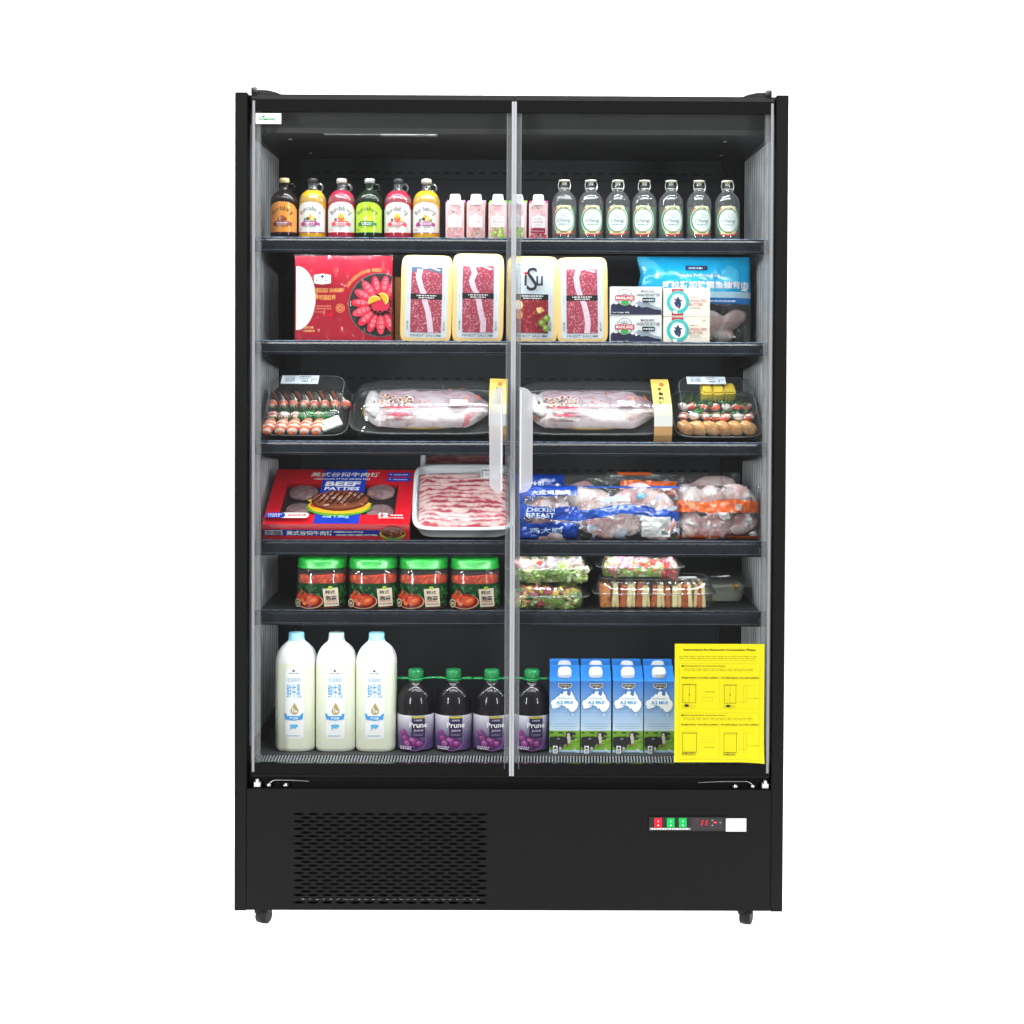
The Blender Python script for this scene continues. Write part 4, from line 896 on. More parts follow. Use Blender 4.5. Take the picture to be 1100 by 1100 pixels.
barcode_label('price_label', t, .088, .034, lambda u, v, hh: (u-w*.10, .132+v, .0685+hh), 3)

w = 94*k
t = thing('sushi_tray', 'clear sushi tray with yellow egg blocks and tan tofu pockets, at the right end', 'sushi tray', shelf_pos(773, .085, 2)+Vector((0, 0, .004)), (R(TI), 0, R(1)), 'clear lidded sushi trays')
tray_base('tray', t, w-.004, L, .016, (.02, .022, .022, 1))
for i in range(6):
    x = -w*.38+i*.029; b = MB(); b.blob((x, .026, .022), (.023, .015, .018), H(('c98a4e', 'd89a5c', 'd0945a')[i % 3]), 'bread2', i, .22, 1.8, (.2, .35, R(-28)), 14, 9); b.build('tofu_pocket', t)
    b = MB(); b.blob((x-.004, .020, .031), (.017, .004, .006), H('ecd6a6'), 'bread2', i, .2, 2, (.2, .35, R(-28))); b.build('rice_filling', t)
q = random.Random(5)
for row, (y, z) in enumerate(((.058, .032), (.088, .038))):
    for i in range(7):
        x = -w*.40+i*.0255+q.uniform(-.003, .003); b = MB(); b.blob((x, y+q.uniform(-.003, .003), z), (.0135, .010, .009), H(('df5a40', 'e8e0d6', 'd84a34', 'e46a50')[(i+row) % 4]), 'shrimp', i+row*9, .25, 2.2, (0, q.uniform(-.3, .3), q.uniform(-.6, .6))); b.build('crab_piece', t)
    b = MB()
    for i in range(22): b.blob((q.uniform(-w*.36, w*.34), y+.004+q.uniform(-.008, .012), z+.004+q.uniform(-.004, .006)), (.007, .005, .003), H(q.choice(('2c7a34', '1f6428', '45924a'))), 'plastic', i, .4, 3, (q.uniform(-1, 1), q.uniform(-1, 1), 0), 7, 5)
    o = b.build('garnish', t); o['kind'] = 'stuff'
grass_strip(t, -w*.36, w*.33, .103, .028, .034, 8, 18)
for i in range(3):
    b = MB(); x = -w*.12+i*.031; b.box(x-.0145, x+.0145, .114, .156, .024, .060, H('f4d23c'), 'bread3', Matrix.Rotation(R(2*i-2), 4, 'Z')); b.build('egg_block', t, .004)
grass_strip(t, -w*.42, -w*.16, .130, .024, .036, 9, 8)
b = MB(); sub = MB(); lid_shell(sub, w, L, .056, .014); b.add(sub.v, sub.f, WHITE, 'lid', True, M0); b.build('lid', t); rim(t, [se_ring(w/2, L/2, 6, .016, 56, 0, L/2), se_ring(w/2-.016, L/2-.013, 6, .064, 56, 0, L/2)])
barcode_label('price_label', t, .092, .030, lambda u, v, hh: (u-w*.10, .138+v, .0685+hh), 12)

def fish_tray(pxc, pxw, label, seed, strip):
    w = pxw*k; L = .175; q = random.Random(seed)
    t = thing('fish_tray', label, 'fish tray', shelf_pos(pxc, .083, 2)+Vector((0, 0, .004)), (R(36), 0, R(rnd.uniform(-1, 1))), 'clear lidded trays of wrapped fish')
    tray_base('tray', t, w-.006, L, .022, (.012, .014, .014, 1), 'plastic', 60)
    b = MB(); b.loft([se_ring(w*.38, L*.345, 2.2, .014, 40, -.01, L*.5), se_ring(w*.40, L*.36, 2.2, .019, 40, -.01, L*.5), se_ring(w*.37, L*.33, 2.2, .0195, 40, -.01, L*.5)], H('b89440'), 'plastic'); b.build('gold_plate', t)
    # wrapped fish: a long mound, thick at the head and cut square at the tail
    def surf(f, g):
        hw = L*(.385*min(1, (f*7+.12))**.5*min(1, ((1-f)*5+.10))**.55); y = L*.54+hw*g*1.0
        z = .020+.026*math.sqrt(max(0, 1-g*g))*min(1, (f*6+.1))**.5*min(1, ((1-f)*5+.15))**.5
        p = Vector((-w*.41+w*.80*f, y, z)); n_ = noise.noise(Vector((p.x*34+seed, p.y*40, seed)))+.5*noise.noise(Vector((p.x*90, p.y*110, seed)))
        p.z += .003*n_; return p
    nu, nv = 70, 26
    b = MB(); vs = [surf(i/nu, -1+2*j/nv) for i in range(nu+1) for j in range(nv+1)]; fs = []; cs = []
    for i in range(nu):
        for j in range(nv):
            f, g = i/nu, -1+2*j/nv; n1 = noise.noise(Vector((f*9+seed, g*2.2, 1)))
            c = H('b18e99')
            if f < .11: c = H('c9c2c0') if n1 < .25 else H('8a5a48')
            elif n1 > .34: c = H('b85a64')
            elif g < -.35: c = H('b9a9ac') if n1 > -.2 else H('9c8480')
            fs.append((i*(nv+1)+j, (i+1)*(nv+1)+j, (i+1)*(nv+1)+j+1, i*(nv+1)+j+1)); cs.append(c)
    b.add(vs, fs, cs, 'fish', True)
    b.build('wrapped_fish', t)
    b = MB(); pr = Print(b, lambda u, v, hh: surf((u+w*.41)/(w*.80), (v-L*.54)/(L*.375))+Vector((0, -hh*.5, hh)), .0012, 'gloss', .006)
    for i in range(46):
        u, v = -w*.20+q.uniform(-.036, .034), L*.54+q.uniform(-.024, .012); a = q.uniform(0, 3); s_ = q.uniform(.0038, .0066)
        pr.ell(u, v, s_*1.25, s_*1.0, H('e6dcd6'), n=9, a=a); pr.ell(u, v, s_*.9, s_*.65, H(q.choice(('a8552e', '8a3a24', 'b56a3a'))), n=8, a=a)
    for (u, v, l_, h_) in ((-.19, -.030, .036, .0040), (-.165, -.038, .052, .0035), (-.19, -.049, .03, .0035)):
        pr.poly([(u*w-l_, L*.54+v-h_*.2), (u*w, L*.54+v+h_), (u*w+l_*.8, L*.54+v+h_*.7), (u*w+l_, L*.54+v-h_*.5), (u*w, L*.54+v-h_)], H('cc2a4c'))
    for i in range(9):
        u, v = q.uniform(-w*.05, w*.30), L*.54+q.uniform(-.02, .045); pr.ell(u, v, q.uniform(.002, .006), q.uniform(.0015, .003), H(q.choice(('d0604a', 'c84a5e', 'e0906a'))), n=8, a=q.uniform(0, 3))
    pr.ell(w*.33, L*.54+.022, .004, .013, H('d66a3c'), n=12, a=.2); pr.ell(w*.255, L*.54-.002, .003, .013, H('d98a6a'), n=12, a=.4)
    pr.rect(w*.15, w*.26, L*.54-.022, L*.54-.006, H('e6e2e4'))
    b.build('wrapper_print', t)
    b = MB(); b.blob((-w*.345, L*.53, .034), (.024, .046, .015), H('d6cfcb'), 'fish', seed, .25, 1.5, (0, .2, .2)); b.blob((-w*.345, L*.50, .047), (.0035, .010, .003), H('7a4432'), 'plastic', 3, .2, 2, (-.3, 0, .1)); b.build('fish_head', t)
    b = MB(); rings = []
    for z, i_ in ((0, -.002), (.004, -.002), (.0045, .003), (.018, .006), (.032, .013), (.042, .024), (.048, .040), (.050, .06)): rings.append(se_ring(w/2-i_, L/2-i_, 5, .022+z, 72, 0, L/2))
    b.loft(rings, WHITE, 'lid', (False, True)); b.build('lid', t); rim(t, [se_ring(w/2+.001, L/2+.001, 5, .025, 72, 0, L/2)])
    if strip:
        b = MB(); x0 = strip*w; sw_ = .021
        path = [(-.0045, .004), (-.0045, .024), (.004, .044), (.020, .066), (.05, .0735), (L-.05, .0735), (L-.02, .066)]
        for (y0, z0), (y1, z1), c in zip(path, path[1:], ('c79a66', 'c79a66', 'dfe0dc', 'dfcf9c', 'd9bb62', 'd6b45a')):
            b.add([(x0-sw_, y0-.001, z0+.001), (x0+sw_, y0-.001, z0+.001), (x0+sw_, y1-.001, z1+.001), (x0-sw_, y1-.001, z1+.001)], [(0, 1, 2, 3)], H(c), 'paper')
        pr = Print(b, lambda u, v, hh: (x0+u, v, .0745+hh), .0006)
        for i in range(4): pr.text('鮮魚料理'[i], -.001, .104-.017*i, .013, .013, INK, .03)
        pr.ell(.003, .122, .006, .008, H('a86a3a'), n=10); pr.ell(-.008, .06, .005, .006, H('8aa850'), n=9)
        b.build('label_band', t)
fish_tray(458, 166, 'clear lidded tray of wrapped fish left of the door handles', 4, .46)
fish_tray(638.5, 170, 'clear lidded tray of wrapped fish right of the door handles', 11, .425)

# ------------------------------------------------------------------ fourth shelf: patties, pork trays, chicken bags
k = kk(.10); w = 157*k; L = .259; h = .043
t = thing('beef_patty_box', 'red window box of frozen beef patties, tilted to face the door', 'patty box', shelf_pos(361.5, .085, 3)+Vector((0, 0, .002)), (R(25), 0, R(-.5)))
RED = H('cc1a28')
b = MB(); b.box(-w/2, w/2, 0, L, 0, h-.012, RED, 'gloss'); 
wl, wr_, wv0, wv1 = -.40*w, .39*w, .17*L, .735*L
for x0, x1, y0, y1 in ((-w/2, w/2, 0, wv0), (-w/2, w/2, wv1, L), (-w/2, wl, wv0, wv1), (wr_, w/2, wv0, wv1)): b.box(x0, x1, y0, y1, h-.0118, h, RED, 'gloss')
b.build('box_body', t)
b = MB(); b.box(wl, wr_, wv0, wv1, h-.0117, h-.0112, (.03, .03, .034, 1), 'plastic'); b.build('inner_tray', t)
for x, y in ((-.275, .60), (-.27, .28), (.27, .62), (.28, .26)):
    b = MB(); b.lathe([(.030, 0), (.034, .002), (.034, .006), (.030, .0085), (.001, .009)], H('8c6a6e'), 'patty', 28, M=Matrix.Translation((x*w, y*L, h-.0112))); b.build('frozen_patty', t)
b = MB(); b.box(wl, wr_, wv0, wv1, h-.0006, h-.0002, WHITE, 'filmclear'); b.build('window_film', t)
b = MB(); pr = Print(b, top(h), .0006, 'gloss'); BL = H('1c3cb4')
pr.rect(-.155*w, .155*w, .002, L-.001, BL)
pr.text('美式谷饲牛肉饼', .0*w, .90*L, .49*w, .085*L, WHITE, .014, shear=.1); pr.text('AMERICAN STYLE GRAIN FED', -.02*w, .815*L, .40*w, .032*L, WHITE, .012)
pr.text('BEEF', -.005*w, .725*L, .245*w, .085*L, WHITE, .04, shear=.1); pr.text('PATTIES', -.005*w, .635*L, .245*w, .060*L, WHITE, .03, shear=.1)
for y in (.90, .805): pr.rrect(.30*w, .475*w, (y-.035)*L, (y+.035)*L, .008, BL); pr.lines(.345*w, .45*w, (y-.01)*L, .0045, H('d8dcf0'), int(y*99), .006); pr.rect(.318*w, .33*w, (y-.004)*L, (y+.008)*L, WHITE)
for x, y, rx, ry, c in ((0, .295, .225, .165, '5f9a2c'), (-.13, .30, .07, .10, '8fbf3a'), (.12, .28, .08, .10, '7ab034'), (.0, .32, .215, .15, 'e8b02a')): pr.ell(x*w, y*L, rx*w, ry*L, H(c))
pr.poly([(-.235*w, .415*L), (-.12*w, .44*L), (-.16*w, .33*L)], H('f0c23a')); pr.poly([(.225*w, .35*L), (.12*w, .41*L), (.16*w, .27*L)], H('f0c23a'))
for x in (-.15, .13): pr.ell(x*w, .325*L, .05*w, .05*L, H('cc3a1e'))
pr.ell(0, .40*L, .200*w, .185*L, H('6a3020')); pr.ell(0, .425*L, .192*w, .165*L, H('8f5038'))
for i in range(46): pr.ell(rnd.gauss(0, .08)*w, .425*L+rnd.gauss(0, .06)*L, .008, .004, H(rnd.choice(('c08a72', 'a86a50', '7a3e2a', 'd0a490'))), n=8, a=rnd.uniform(0, 3))
for i in range(8):
    x = (-.15+i*.043)*w; e = .15*L*math.sqrt(max(.05, 1-((i-3.5)/4.6)**2)); pr.line((x-.012, .425*L-e*.85), (x+.012, .425*L+e*.85), .0042, H('3a1a12'))
pr.text('1.8kg', .035*w, .07*L, .10*w, .05*L, H('9fd0f0'), .02); pr.text('净含量', -.065*w, .07*L, .06*w, .035*L, H('9fd0f0'), .015)
pr.rrect(-.485*w, -.19*w, .045*L, .135*L, .010, WHITE); pr.rrect(-.485*w, -.35*w, .045*L, .135*L, .010, BL); pr.lines(-.47*w, -.37*w, .10*L, .004, WHITE, 3, .006); pr.lines(-.465*w, -.38*w, .065*L, .004, WHITE, 4, .006); pr.text('谷饲牛肉', -.27*w, .09*L, .13*w, .055*L, RED, .02)
pr.text('12', .32*w, .10*L, .065*w, .065*L, WHITE, .03); pr.lines(.37*w, .45*w, .085*L, .005, H('f0d0d0'), 5, .006); pr.lines(.29*w, .46*w, .04*L, .004, H('f0d0d0'), 6, .007)
b.build('printed_top', t)
b = MB(); pr = Print(b, flat(0), .0004, 'gloss')
pr.rect(-.495*w, .30*w, .28*h, .66*h, H('1b2f8a')); pr.rect(-.485*w, -.365*w, .33*h, .62*h, H('c8ccd8'))
for i in range(14): u = -.475*w+i*.0078*w; pr.rect(u, u+.0045*w*rnd.uniform(.4, 1), .36*h, .59*h, H('5a6070'))
pr.text('美式谷饲牛肉饼', -.18*w, .475*h, .315*w, .29*h, WHITE, .014); pr.text('AMERICAN STYLE', .085*w, .555*h, .20*w, .10*h, WHITE, .02); pr.text('GRAIN FED BEEF PATTIES', .14*w, .37*h, .28*w, .10*h, WHITE, .02)
pr.ell(.385*w, .42*h, .088*w, .36*h, H('5f9a2c')); pr.ell(.385*w, .47*h, .09*w, .28*h, H('d8b02a')); pr.ell(.385*w, .55*h, .078*w, .36*h, H('6a3624'))
for i in range(22): pr.ell(.385*w+rnd.gauss(0, .03)*w, .55*h+rnd.gauss(0, .12)*h, .004, .002, H(rnd.choice(('a86a50', '8a4e38', '4a2418'))), n=7, a=rnd.uniform(0, 3))
b.build('printed_front', t)

def pork_tray(pos, w, L, tilt, label, mt, col, lab, seed_=3):
    t = thing('pork_tray', label, 'meat tray', pos, (R(tilt), 0, R(1.5)), 'white trays of sliced meat')
    b = MB(); hb = .032
    b.loft([se_ring(w/2-.014, L/2-.014, 7, 0, 56, 0, L/2), se_ring(w/2-.004, L/2-.004, 7, hb-.004, 56, 0, L/2), se_ring(w/2, L/2, 7, hb-.003, 56, 0, L/2), se_ring(w/2, L/2, 7, hb, 56, 0, L/2), se_ring(w/2-.009, L/2-.009, 7, hb+.0005, 56, 0, L/2), se_ring(w/2-.014, L/2-.014, 7, hb*.5, 56, 0, L/2)], H('e9eef2'), 'plastic'); b.build('tray', t)
    nu, nv = 80, 120; b = MB(); vs = []; fs = []; cs = []; pale, red = (H('efd0cc'), H('b5404e')) if mt == 'pork' else (H('8a5a58'), H('54181f'))
    ph = lambda f, g: g*13+.55*noise.noise(Vector((f*2.6, g*3, 2)))+.22*noise.noise(Vector((f*9, g*9, 5)))
    for i in range(nu+1):
        for j in range(nv+1):
            f, g = i/nu, j/nv; x = (f-.5)*(w-.028)+.0025*noise.noise(Vector((g*14, f*2, 1))); y = .012+(L-.046)*g+.007*noise.noise(Vector((f*4, 3, 7)))*(g > .9)
            ed = min(1, 12*min(f, 1-f))*min(1, 14*min(g, 1-g)); fr__ = ph(f, g) % 1
            vs.append((x, y, .024+.009*ed**.5+(.0055*fr__+.0012*noise.noise(Vector((f*30, g*40, 3))))*ed))
    for i in range(nu):
        for j in range(nv):
            f, g = (i+.5)/nu, (j+.5)/nv; p_ = ph(f, g); row = math.floor(p_); fr__ = p_-row
            n1 = noise.noise(Vector((f*5.5+row*1.7, row*2.3, seed_))); n2 = noise.noise(Vector((f*13, g*30, 8)))
            m_ = max(.16+.25*n2+.2*n1, 0, min(1, (n1+.48-abs(fr__-.30)*1.7+.5*n2)*2.6)) if mt == 'pork' else max(0, min(1, (.75+n1-abs(fr__-.35)+.5*n2)*1.5))
            cs.append(tuple(pale[q]*(1-m_)+red[q]*m_ for q in range(3))+(1,)); fs.append((i*(nv+1)+j, (i+1)*(nv+1)+j, (i+1)*(nv+1)+j+1, i*(nv+1)+j+1))
    b.add(vs, fs, cs, 'meat', True); b.build('sliced_meat', t)
    if lab:
        b = MB(); pr = Print(b, lambda u, v, hh: (w*.265+u, L*.765+v, .047+hh), .0006); pr.rect(-.024, .024, -.021, .021, WHITE); pr.lines(-.020, -.002, .010, .006, INK, 1, .007); pr.rect(.001, .020, .005, .015, H('8a9098'))
        for i in range(5): pr.rect(-.022, -.018, -.018+i*.006, -.0145+i*.006, H('3a4048'))
        pr.lines(-.014, .02, -.004, .0025, H('9aa0a8'), 3, .005, 3, .005); b.build('price_label', t)
    b = MB(); b.box(-w/2+.010, w/2-.010, .010, L-.010, .0448, .0450, WHITE, 'filmclear'); b.build('film_cover', t)
pork_tray(shelf_pos(498, .085, 3)+Vector((0, 0, .002)), 112*k, .272, 30, 'white foam tray of pale sliced pork belly in front of another tray', 'pork', H('c4525c'), True)
pork_tray(shelf_pos(501, .235, 3)+Vector((0, 0, .004)), 100*kk(.32), .262, 47, 'white tray of dark red marbled meat behind the pork belly tray', 'beef', H('5a1e24'), False)

def chicken_bag(pxc, pyt, pyb, pxw, Y, tilt, label, colf, seed, pieces, prints=None, th=.075, rz=0):
    k = kk(Y); w, h = pxw*k, (pyb-pyt)*k/math.cos(R(tilt)); z = at(549, pyb, Y).z
    t = thing('chicken_bag', label, 'meat bag', Vector((at(pxc, pyb, Y).x, Y+.02, max(z, SZ[3]+.001))), (R(-tilt), 0, R(rz)), 'printed bags of chicken')
    mb, fr_ = pillow(w, h, th, lambda u, v: colf(u/w, v/h), 120, 48, seed, .011); mb.build('bag', t)
    q = random.Random(seed)
    for i, (x, y, rx, rz_) in enumerate(pieces):
        b = MB(); b.blob((x*w, -.004, y*h), (rx, th*.26, rz_), H(q.choice(('dca2a2', 'e0b2ac', 'd29a9c'))), 'chicken', seed+i, .22, 1.6, (0, q.uniform(-.5, .5), 0), 18, 11); b.build('chicken_piece', t)
    if prints:
        b = MB(); pr = Print(b, fr_, .0045, 'paper', .005, maxv=.005); prints(pr, w, h); b.build('lettering', t)
    return t
BLU = H('1446b0')
def blue_front(u, v):
    n = .03*noise.noise(Vector((u*12, v*3, 1)))
    if u < -.13 and (v < .30+n or v > .80+n): return BLU, 'bagblue'
    if u < -.13 and u > -.5 and v > .40+n and v < .60+n: return BLU, 'bagblue'
    if .40+n+.06*math.sin(u*9) < v < .58+n+.06*math.sin(u*9): return H('1a52b8'), 'bagblue'
    if u < -.47: return BLU, 'bagblue'
    if v > .95 and u > -.1: return H('3a62b8'), 'bagblue'
    if noise.noise(Vector((u*11, v*6, 9)))+.5*noise.noise(Vector((u*40, v*14, 3))) > .30: return H('c6d3e4'), 'filmglint'  # pale patches: white glints of the crinkled film put into colour
    return H('c0c8d0'), 'film'
def pf(pr, w, h):
    pr.text('大成鸡胸肉', -.30*w, .865*h, .24*w, .09*h, WHITE, .012); pr.text('CHICKEN', -.36*w, .545*h, .17*w, .085*h, H('cfe0f4'), .015); pr.text('BREAST', -.36*w, .44*h, .17*w, .085*h, H('cfe0f4'), .015)
    pr.text('鸡大胸', -.33*w, .16*h, .20*w, .11*h, H('bcd4ee'), .02)
    pr.text('冰鲜', .26*w, .80*h, .07*w, .10*h, H('3ac0e8'), .03)
    pr.rect(.26*w, .44*w, .05*h, .42*h, WHITE); pr.lines(.275*w, .42*w, .36*h, .0014, H('9aa4ac'), 3, .006, 3, .005); pr.lines(.275*w, .36*w, .14*h, .0016, H('7a848c'), 4, .006); pr.rect(.385*w, .425*w, .09*h, .16*h, H('7a8890'))
chicken_bag(643.5, 524, 581.5, 175, .115, 6, 'clear bag of chicken with blue bands and a white price label, in front', blue_front, 5, [(-.3, .5, .05, .045), (-.05, .72, .055, .032), (.02, .28, .06, .032), (.2, .75, .06, .03), (.34, .62, .05, .035), (.36, .28, .045, .04), (-.25, .2, .05, .03), (-.02, .5, .05, .04), (.2, .4, .05, .04)], pf)
def blue_back(u, v):
    n = .05*noise.noise(Vector((u*9, v*3, 4)))
    if u < .02+n and (v > .62+u*.25+n or v < .3 or u < -.42): return H('123c9a'), 'bagblue'
    return H('aab2ba'), 'film'
chicken_bag(604, 510, 572, 110, .225, 4, 'clear bag of chicken with a dark blue end, behind the blue banded bag', blue_back, 8, [(.18, .62, .045, .034), (-.25, .4, .05, .03), (.3, .3, .04, .03), (-.02, .45, .04, .03)], lambda pr, w, h: pr.text('鸡大胸', -.27*w, .83*h, .17*w, .11*h, H('cfe0f4'), .02), .06)
ORG = H('e8641c')
def org_back(u, v):
    n = .04*noise.noise(Vector((u*9, v*3, 4)))
    if -.40 < u < .02 and .62+n < v < .86+n: return ORG, 'bagblue'
    if -.42 < u < -.17 and v > .955: return ORG, 'bagblue'
    return H('8e9298'), 'film'
chicken_bag(724, 508, 574, 145, .245, 3, 'grey clear bag with an orange printed patch, behind the other bags', org_back, 12, [(.25, .8, .05, .018), (.38, .8, .03, .02), (.1, .6, .06, .03), (-.3, .3, .05, .03)], lambda pr, w, h: pr.text('鲜切鸡腿肉', -.20*w, .735*h, .25*w, .075*h, WHITE, .02), .06)
def org_front(u, v):
    n = .03*noise.noise(Vector((u*8, v*3, 4)))
    if .50+n < v < .72+n+.03*math.sin(u*8): return ORG, 'bagblue'
    if noise.noise(Vector((u*7, v*6, 5)))+.5*noise.noise(Vector((u*22, v*14, 2))) > .33: return H('dcd8da'), 'filmglint'  # film glints painted as pale patches
    if v < .06: return ORG, 'bagblue'
    return H('b8bcc2'), 'film'
chicken_bag(771, 522, 579, 92, .135, 5, 'clear bag of pale chicken with one orange band, beside the right wall', org_front, 21, [(-.3, .75, .03, .03), (-.05, .8, .035, .025), (.25, .8, .04, .028), (-.3, .25, .03, .03), (.0, .25, .05, .03), (.3, .28, .035, .025)], lambda pr, w, h: (pr.rect(.2*w, .28*w, .54*h, .66*h, H('b8a090')), pr.ell(-.30*w, .62*h, .008, .008, H('f0a070'))), .075, -3)
# ------------------------------------------------------------------ fifth shelf: kimchi jars, salads, sandwiches
def kimchi_jar():
    t = thing('kimchi_jar', '', 'jar', (0, 0, 0), (0, 0, 0), 'green lidded jars of kimchi'); r = 26.6*kk(.15); h = .118
    b = MB(); b.loft([se_ring(r-.006, r-.006, 2.6, 0, 44), se_ring(r-.001, r-.001, 2.6, .004, 44), se_ring(r, r, 2.6, .008, 44), se_ring(r, r, 2.6, .082, 44), se_ring(r-.002, r-.002, 2.5, .090, 44), se_ring(r-.005, r-.005, 2.3, .096, 44)], WHITE, 'lid'); b.build('jar_wall', t)
    b = MB(); rings = []
    for i in range(9):
        z = .004+.076*i/8; rings.append([(x*(1+.012*noise.noise(Vector((x*60, y*60, z*60)))), y*(1+.012*noise.noise(Vector((x*60, y*60, z*60)))), z+(.010*noise.noise(Vector((x*34, y*34, 4))) if i == 8 else 0)) for x, y, zz in se_ring(r-.002, r-.002, 2.6, z, 56)])
    b.loft(rings, H('b02a12'), 'kimchi'); b.build('kimchi', t)
    def sem(u, v, hh):
        a = u/r; c, s_ = math.sin(a), -math.cos(a); e = 2.6; q = (abs(c)**e+abs(s_)**e)**(-1/e)*(r+hh); return (c*q, s_*q, v)
    b = MB(); pr = Print(b, sem, .0005, 'gloss', .005)
    G = H('123a1c'); pr.rect(-.085, .085, .006, .062, G)
    q = random.Random(3)
    for i in range(26): pr.ell(q.uniform(-.052, .06), q.uniform(.030, .058), q.uniform(.003, .008), q.uniform(.002, .004), H(q.choice(('1c5426', '24642c', '0e2e16', '2f7034'))), n=9, a=q.uniform(0, 3))
    for i in range(10): pr.ell(q.uniform(.035, .06), q.uniform(.010, .05), .005, .003, H(q.choice(('2a6a2c', '1c5426'))), n=8, a=q.uniform(0, 3))
    pr.line((-.050, .060), (-.028, .042), .002, H('1c1a16')); pr.ell(-.024, .021, .032, .018, H('d8b898')); pr.ell(-.024, .022, .030, .017, H('8e2010'))
    for i in range(34): pr.ell(-.024+q.gauss(0, .011), .025+q.gauss(0, .006), q.uniform(.004, .008), q.uniform(.003, .005), H(q.choice(('c8401c', 'b42c14', 'd85a30', 'a02010', 'e07848'))), n=9, a=q.uniform(0, 3))
    pr.poly([(-.050, .030), (-.036, .047), (-.028, .043), (-.022, .034), (-.04, .024)], H('c23a1c')); pr.ell(-.033, .040, .007, .003, H('3a4a1c'), n=10, a=.9); pr.ell(-.014, .023, .013, .010, H('cc4a24'), n=12, a=.4); pr.ell(-.012, .024, .007, .004, H('e07a4a'), n=10, a=.5)
    pr.ell(-.046, .0165, .0075, .010, H('cdbd98'), n=16); pr.ell(-.046, .0165, .0055, .0075, H('4a4838'), n=14); pr.rect(-.049, -.043, .013, .019, H('b8ac84')); pr.lines(-.051, -.041, .0265, .0018, INK, 2, .003)
    pr.poly([(.010, .0095), (.038, .0105), (.0355, .053), (.0065, .051)], H('dccbb6'))
    pr.ell(.021, .0535, .0045, .0038, H('9ac23a'), n=12); pr.text('韩式', .021, .0430, .019, .0085, H('3a3e30'), .02); pr.text('泡菜', .0225, .0295, .022, .0105, INK, .03); pr.rect(.012, .034, .0215, .0228, H('b03a30')); pr.lines(.012, .035, .0145, .0032, H('8a6a58'), 4, .004)
    b.build('label', t)
    b = MB(); GR = H('127a26'); r2 = r-.0005; rings = []
    for rr, z in ((r2-.002, .0935), (r2+.0004, .0945), (r2+.0004, .0975), (r2-.001, .0985), (r2-.001, .1125), (r2-.003, .1165), (r2-.007, .1182), (r2-.02, .1185)): rings.append(se_ring(rr, rr, 2.35, z, 60))
    b.loft(rings, GR, 'plastic'); 
    for i in range(90): pass
    b.build('lid', t); return t
j0 = kimchi_jar(); JL = ['green lidded kimchi jar at the left end of its row', 'green lidded kimchi jar second from the left', 'green lidded kimchi jar third from the left', 'green lidded kimchi jar at the right end, next to the door seal']
for i, px in enumerate((346.5, 401, 455.5, 510)):
    p = shelf_pos(px, .155, 4)
    if i == 0: j0.location = p; j0['label'] = JL[0]
    else: dup(j0, p, JL[i], (0, 0, R((0, 5, -4, 2)[i])))

def salad_box(loc, w, d, h, label, seed, palette, lean=0, group='clear boxes of salad'):
    t = thing('salad_box', label, 'salad box', loc, (R(lean), 0, 0), group); q = random.Random(seed)
    hb = h*.52
    b = MB(); b.loft([se_ring(w/2-.012, d/2-.012, 5, .0005, 48, 0, d/2), se_ring(w/2-.009, d/2-.009, 5, .003, 48, 0, d/2), se_ring(w/2-.003, d/2-.003, 5, hb-.002, 48, 0, d/2), se_ring(w/2+.004, d/2+.004, 5, hb-.001, 48, 0, d/2)], WHITE, 'lid', (True, False)); b.build('base', t)
    b = MB(); b.loft([se_ring(w/2+.004, d/2+.004, 5, hb+.0005, 48, 0, d/2), se_ring(w/2+.003, d/2+.003, 5, hb+.003, 48, 0, d/2), se_ring(w/2-.003, d/2-.003, 5, hb+.004, 48, 0, d/2), se_ring(w/2-.012, d/2-.010, 4.5, h*.85, 48, 0, d/2), se_ring(w/2-.020, d/2-.018, 4, h*.97, 48, 0, d/2), se_ring(w/2-.030, d/2-.028, 4, h, 48, 0, d/2)], WHITE, 'lid', (False, True))
    b.build('lid', t); rim(t, [se_ring(w/2+.004, d/2+.004, 5, hb, 48, 0, d/2)])
    b = MB(); rings = [se_ring(w/2-.014, d/2-.014, 4, .004, 40, 0, d/2), se_ring(w/2-.010, d/2-.010, 4, hb*.6, 40, 0, d/2), se_ring(w/2-.014, d/2-.013, 3.5, h*.72, 40, 0, d/2), se_ring(w/2-.03, d/2-.03, 3, h*.80, 40, 0, d/2)]
    b.loft(rings, H('6f8f3a'), 'leafy')
    for i in range(120):
        u, z = q.uniform(-w/2+.026, w/2-.026), q.uniform(.010, h*.74); f = z/h; c, mt, rr = q.choice(palette[0] if f < .5 else palette[1]); rr *= q.uniform(.9, 1.6)
        ins = .013+.02*max(0, f-.55)
        b.blob((u, max(ins, rr*.6+.008)+q.uniform(-.001, .006) if i < 110 else q.uniform(.02, d-.02), z if i < 110 else h*.78), (rr, rr*.5, rr*q.uniform(.3, .75)), tuple(x*q.uniform(.7, 1.05) for x in H(c)[:3])+(1,), mt, seed+i*1.7, .75, 2.2, (q.uniform(-.4, .4), q.uniform(-.9, .9), q.uniform(-.5, .5)), 13, 8)
    o = b.build('salad', t); o['kind'] = 'stuff'
    b = MB(); pr = Print(b, lambda u, v, hh: (u, v, h+.0008+hh), .0002); pr.rect(-.03, .03, .035, .035+d*.4, WHITE); pr.lines(-.025, .025, .05, .004, H('5a6068'), 3, .006, 3, -.010); b.build('price_label', t)
    return t
LOW = [('c8d0a4', 'leafy', .014), ('b4c67c', 'leafy', .014), ('7fa63c', 'leafy', .012), ('9ab850', 'leafy', .013), ('5f8a30', 'leafy', .011), ('b8c878', 'leafy', .012), ('4f7a2a', 'leafy', .010)]
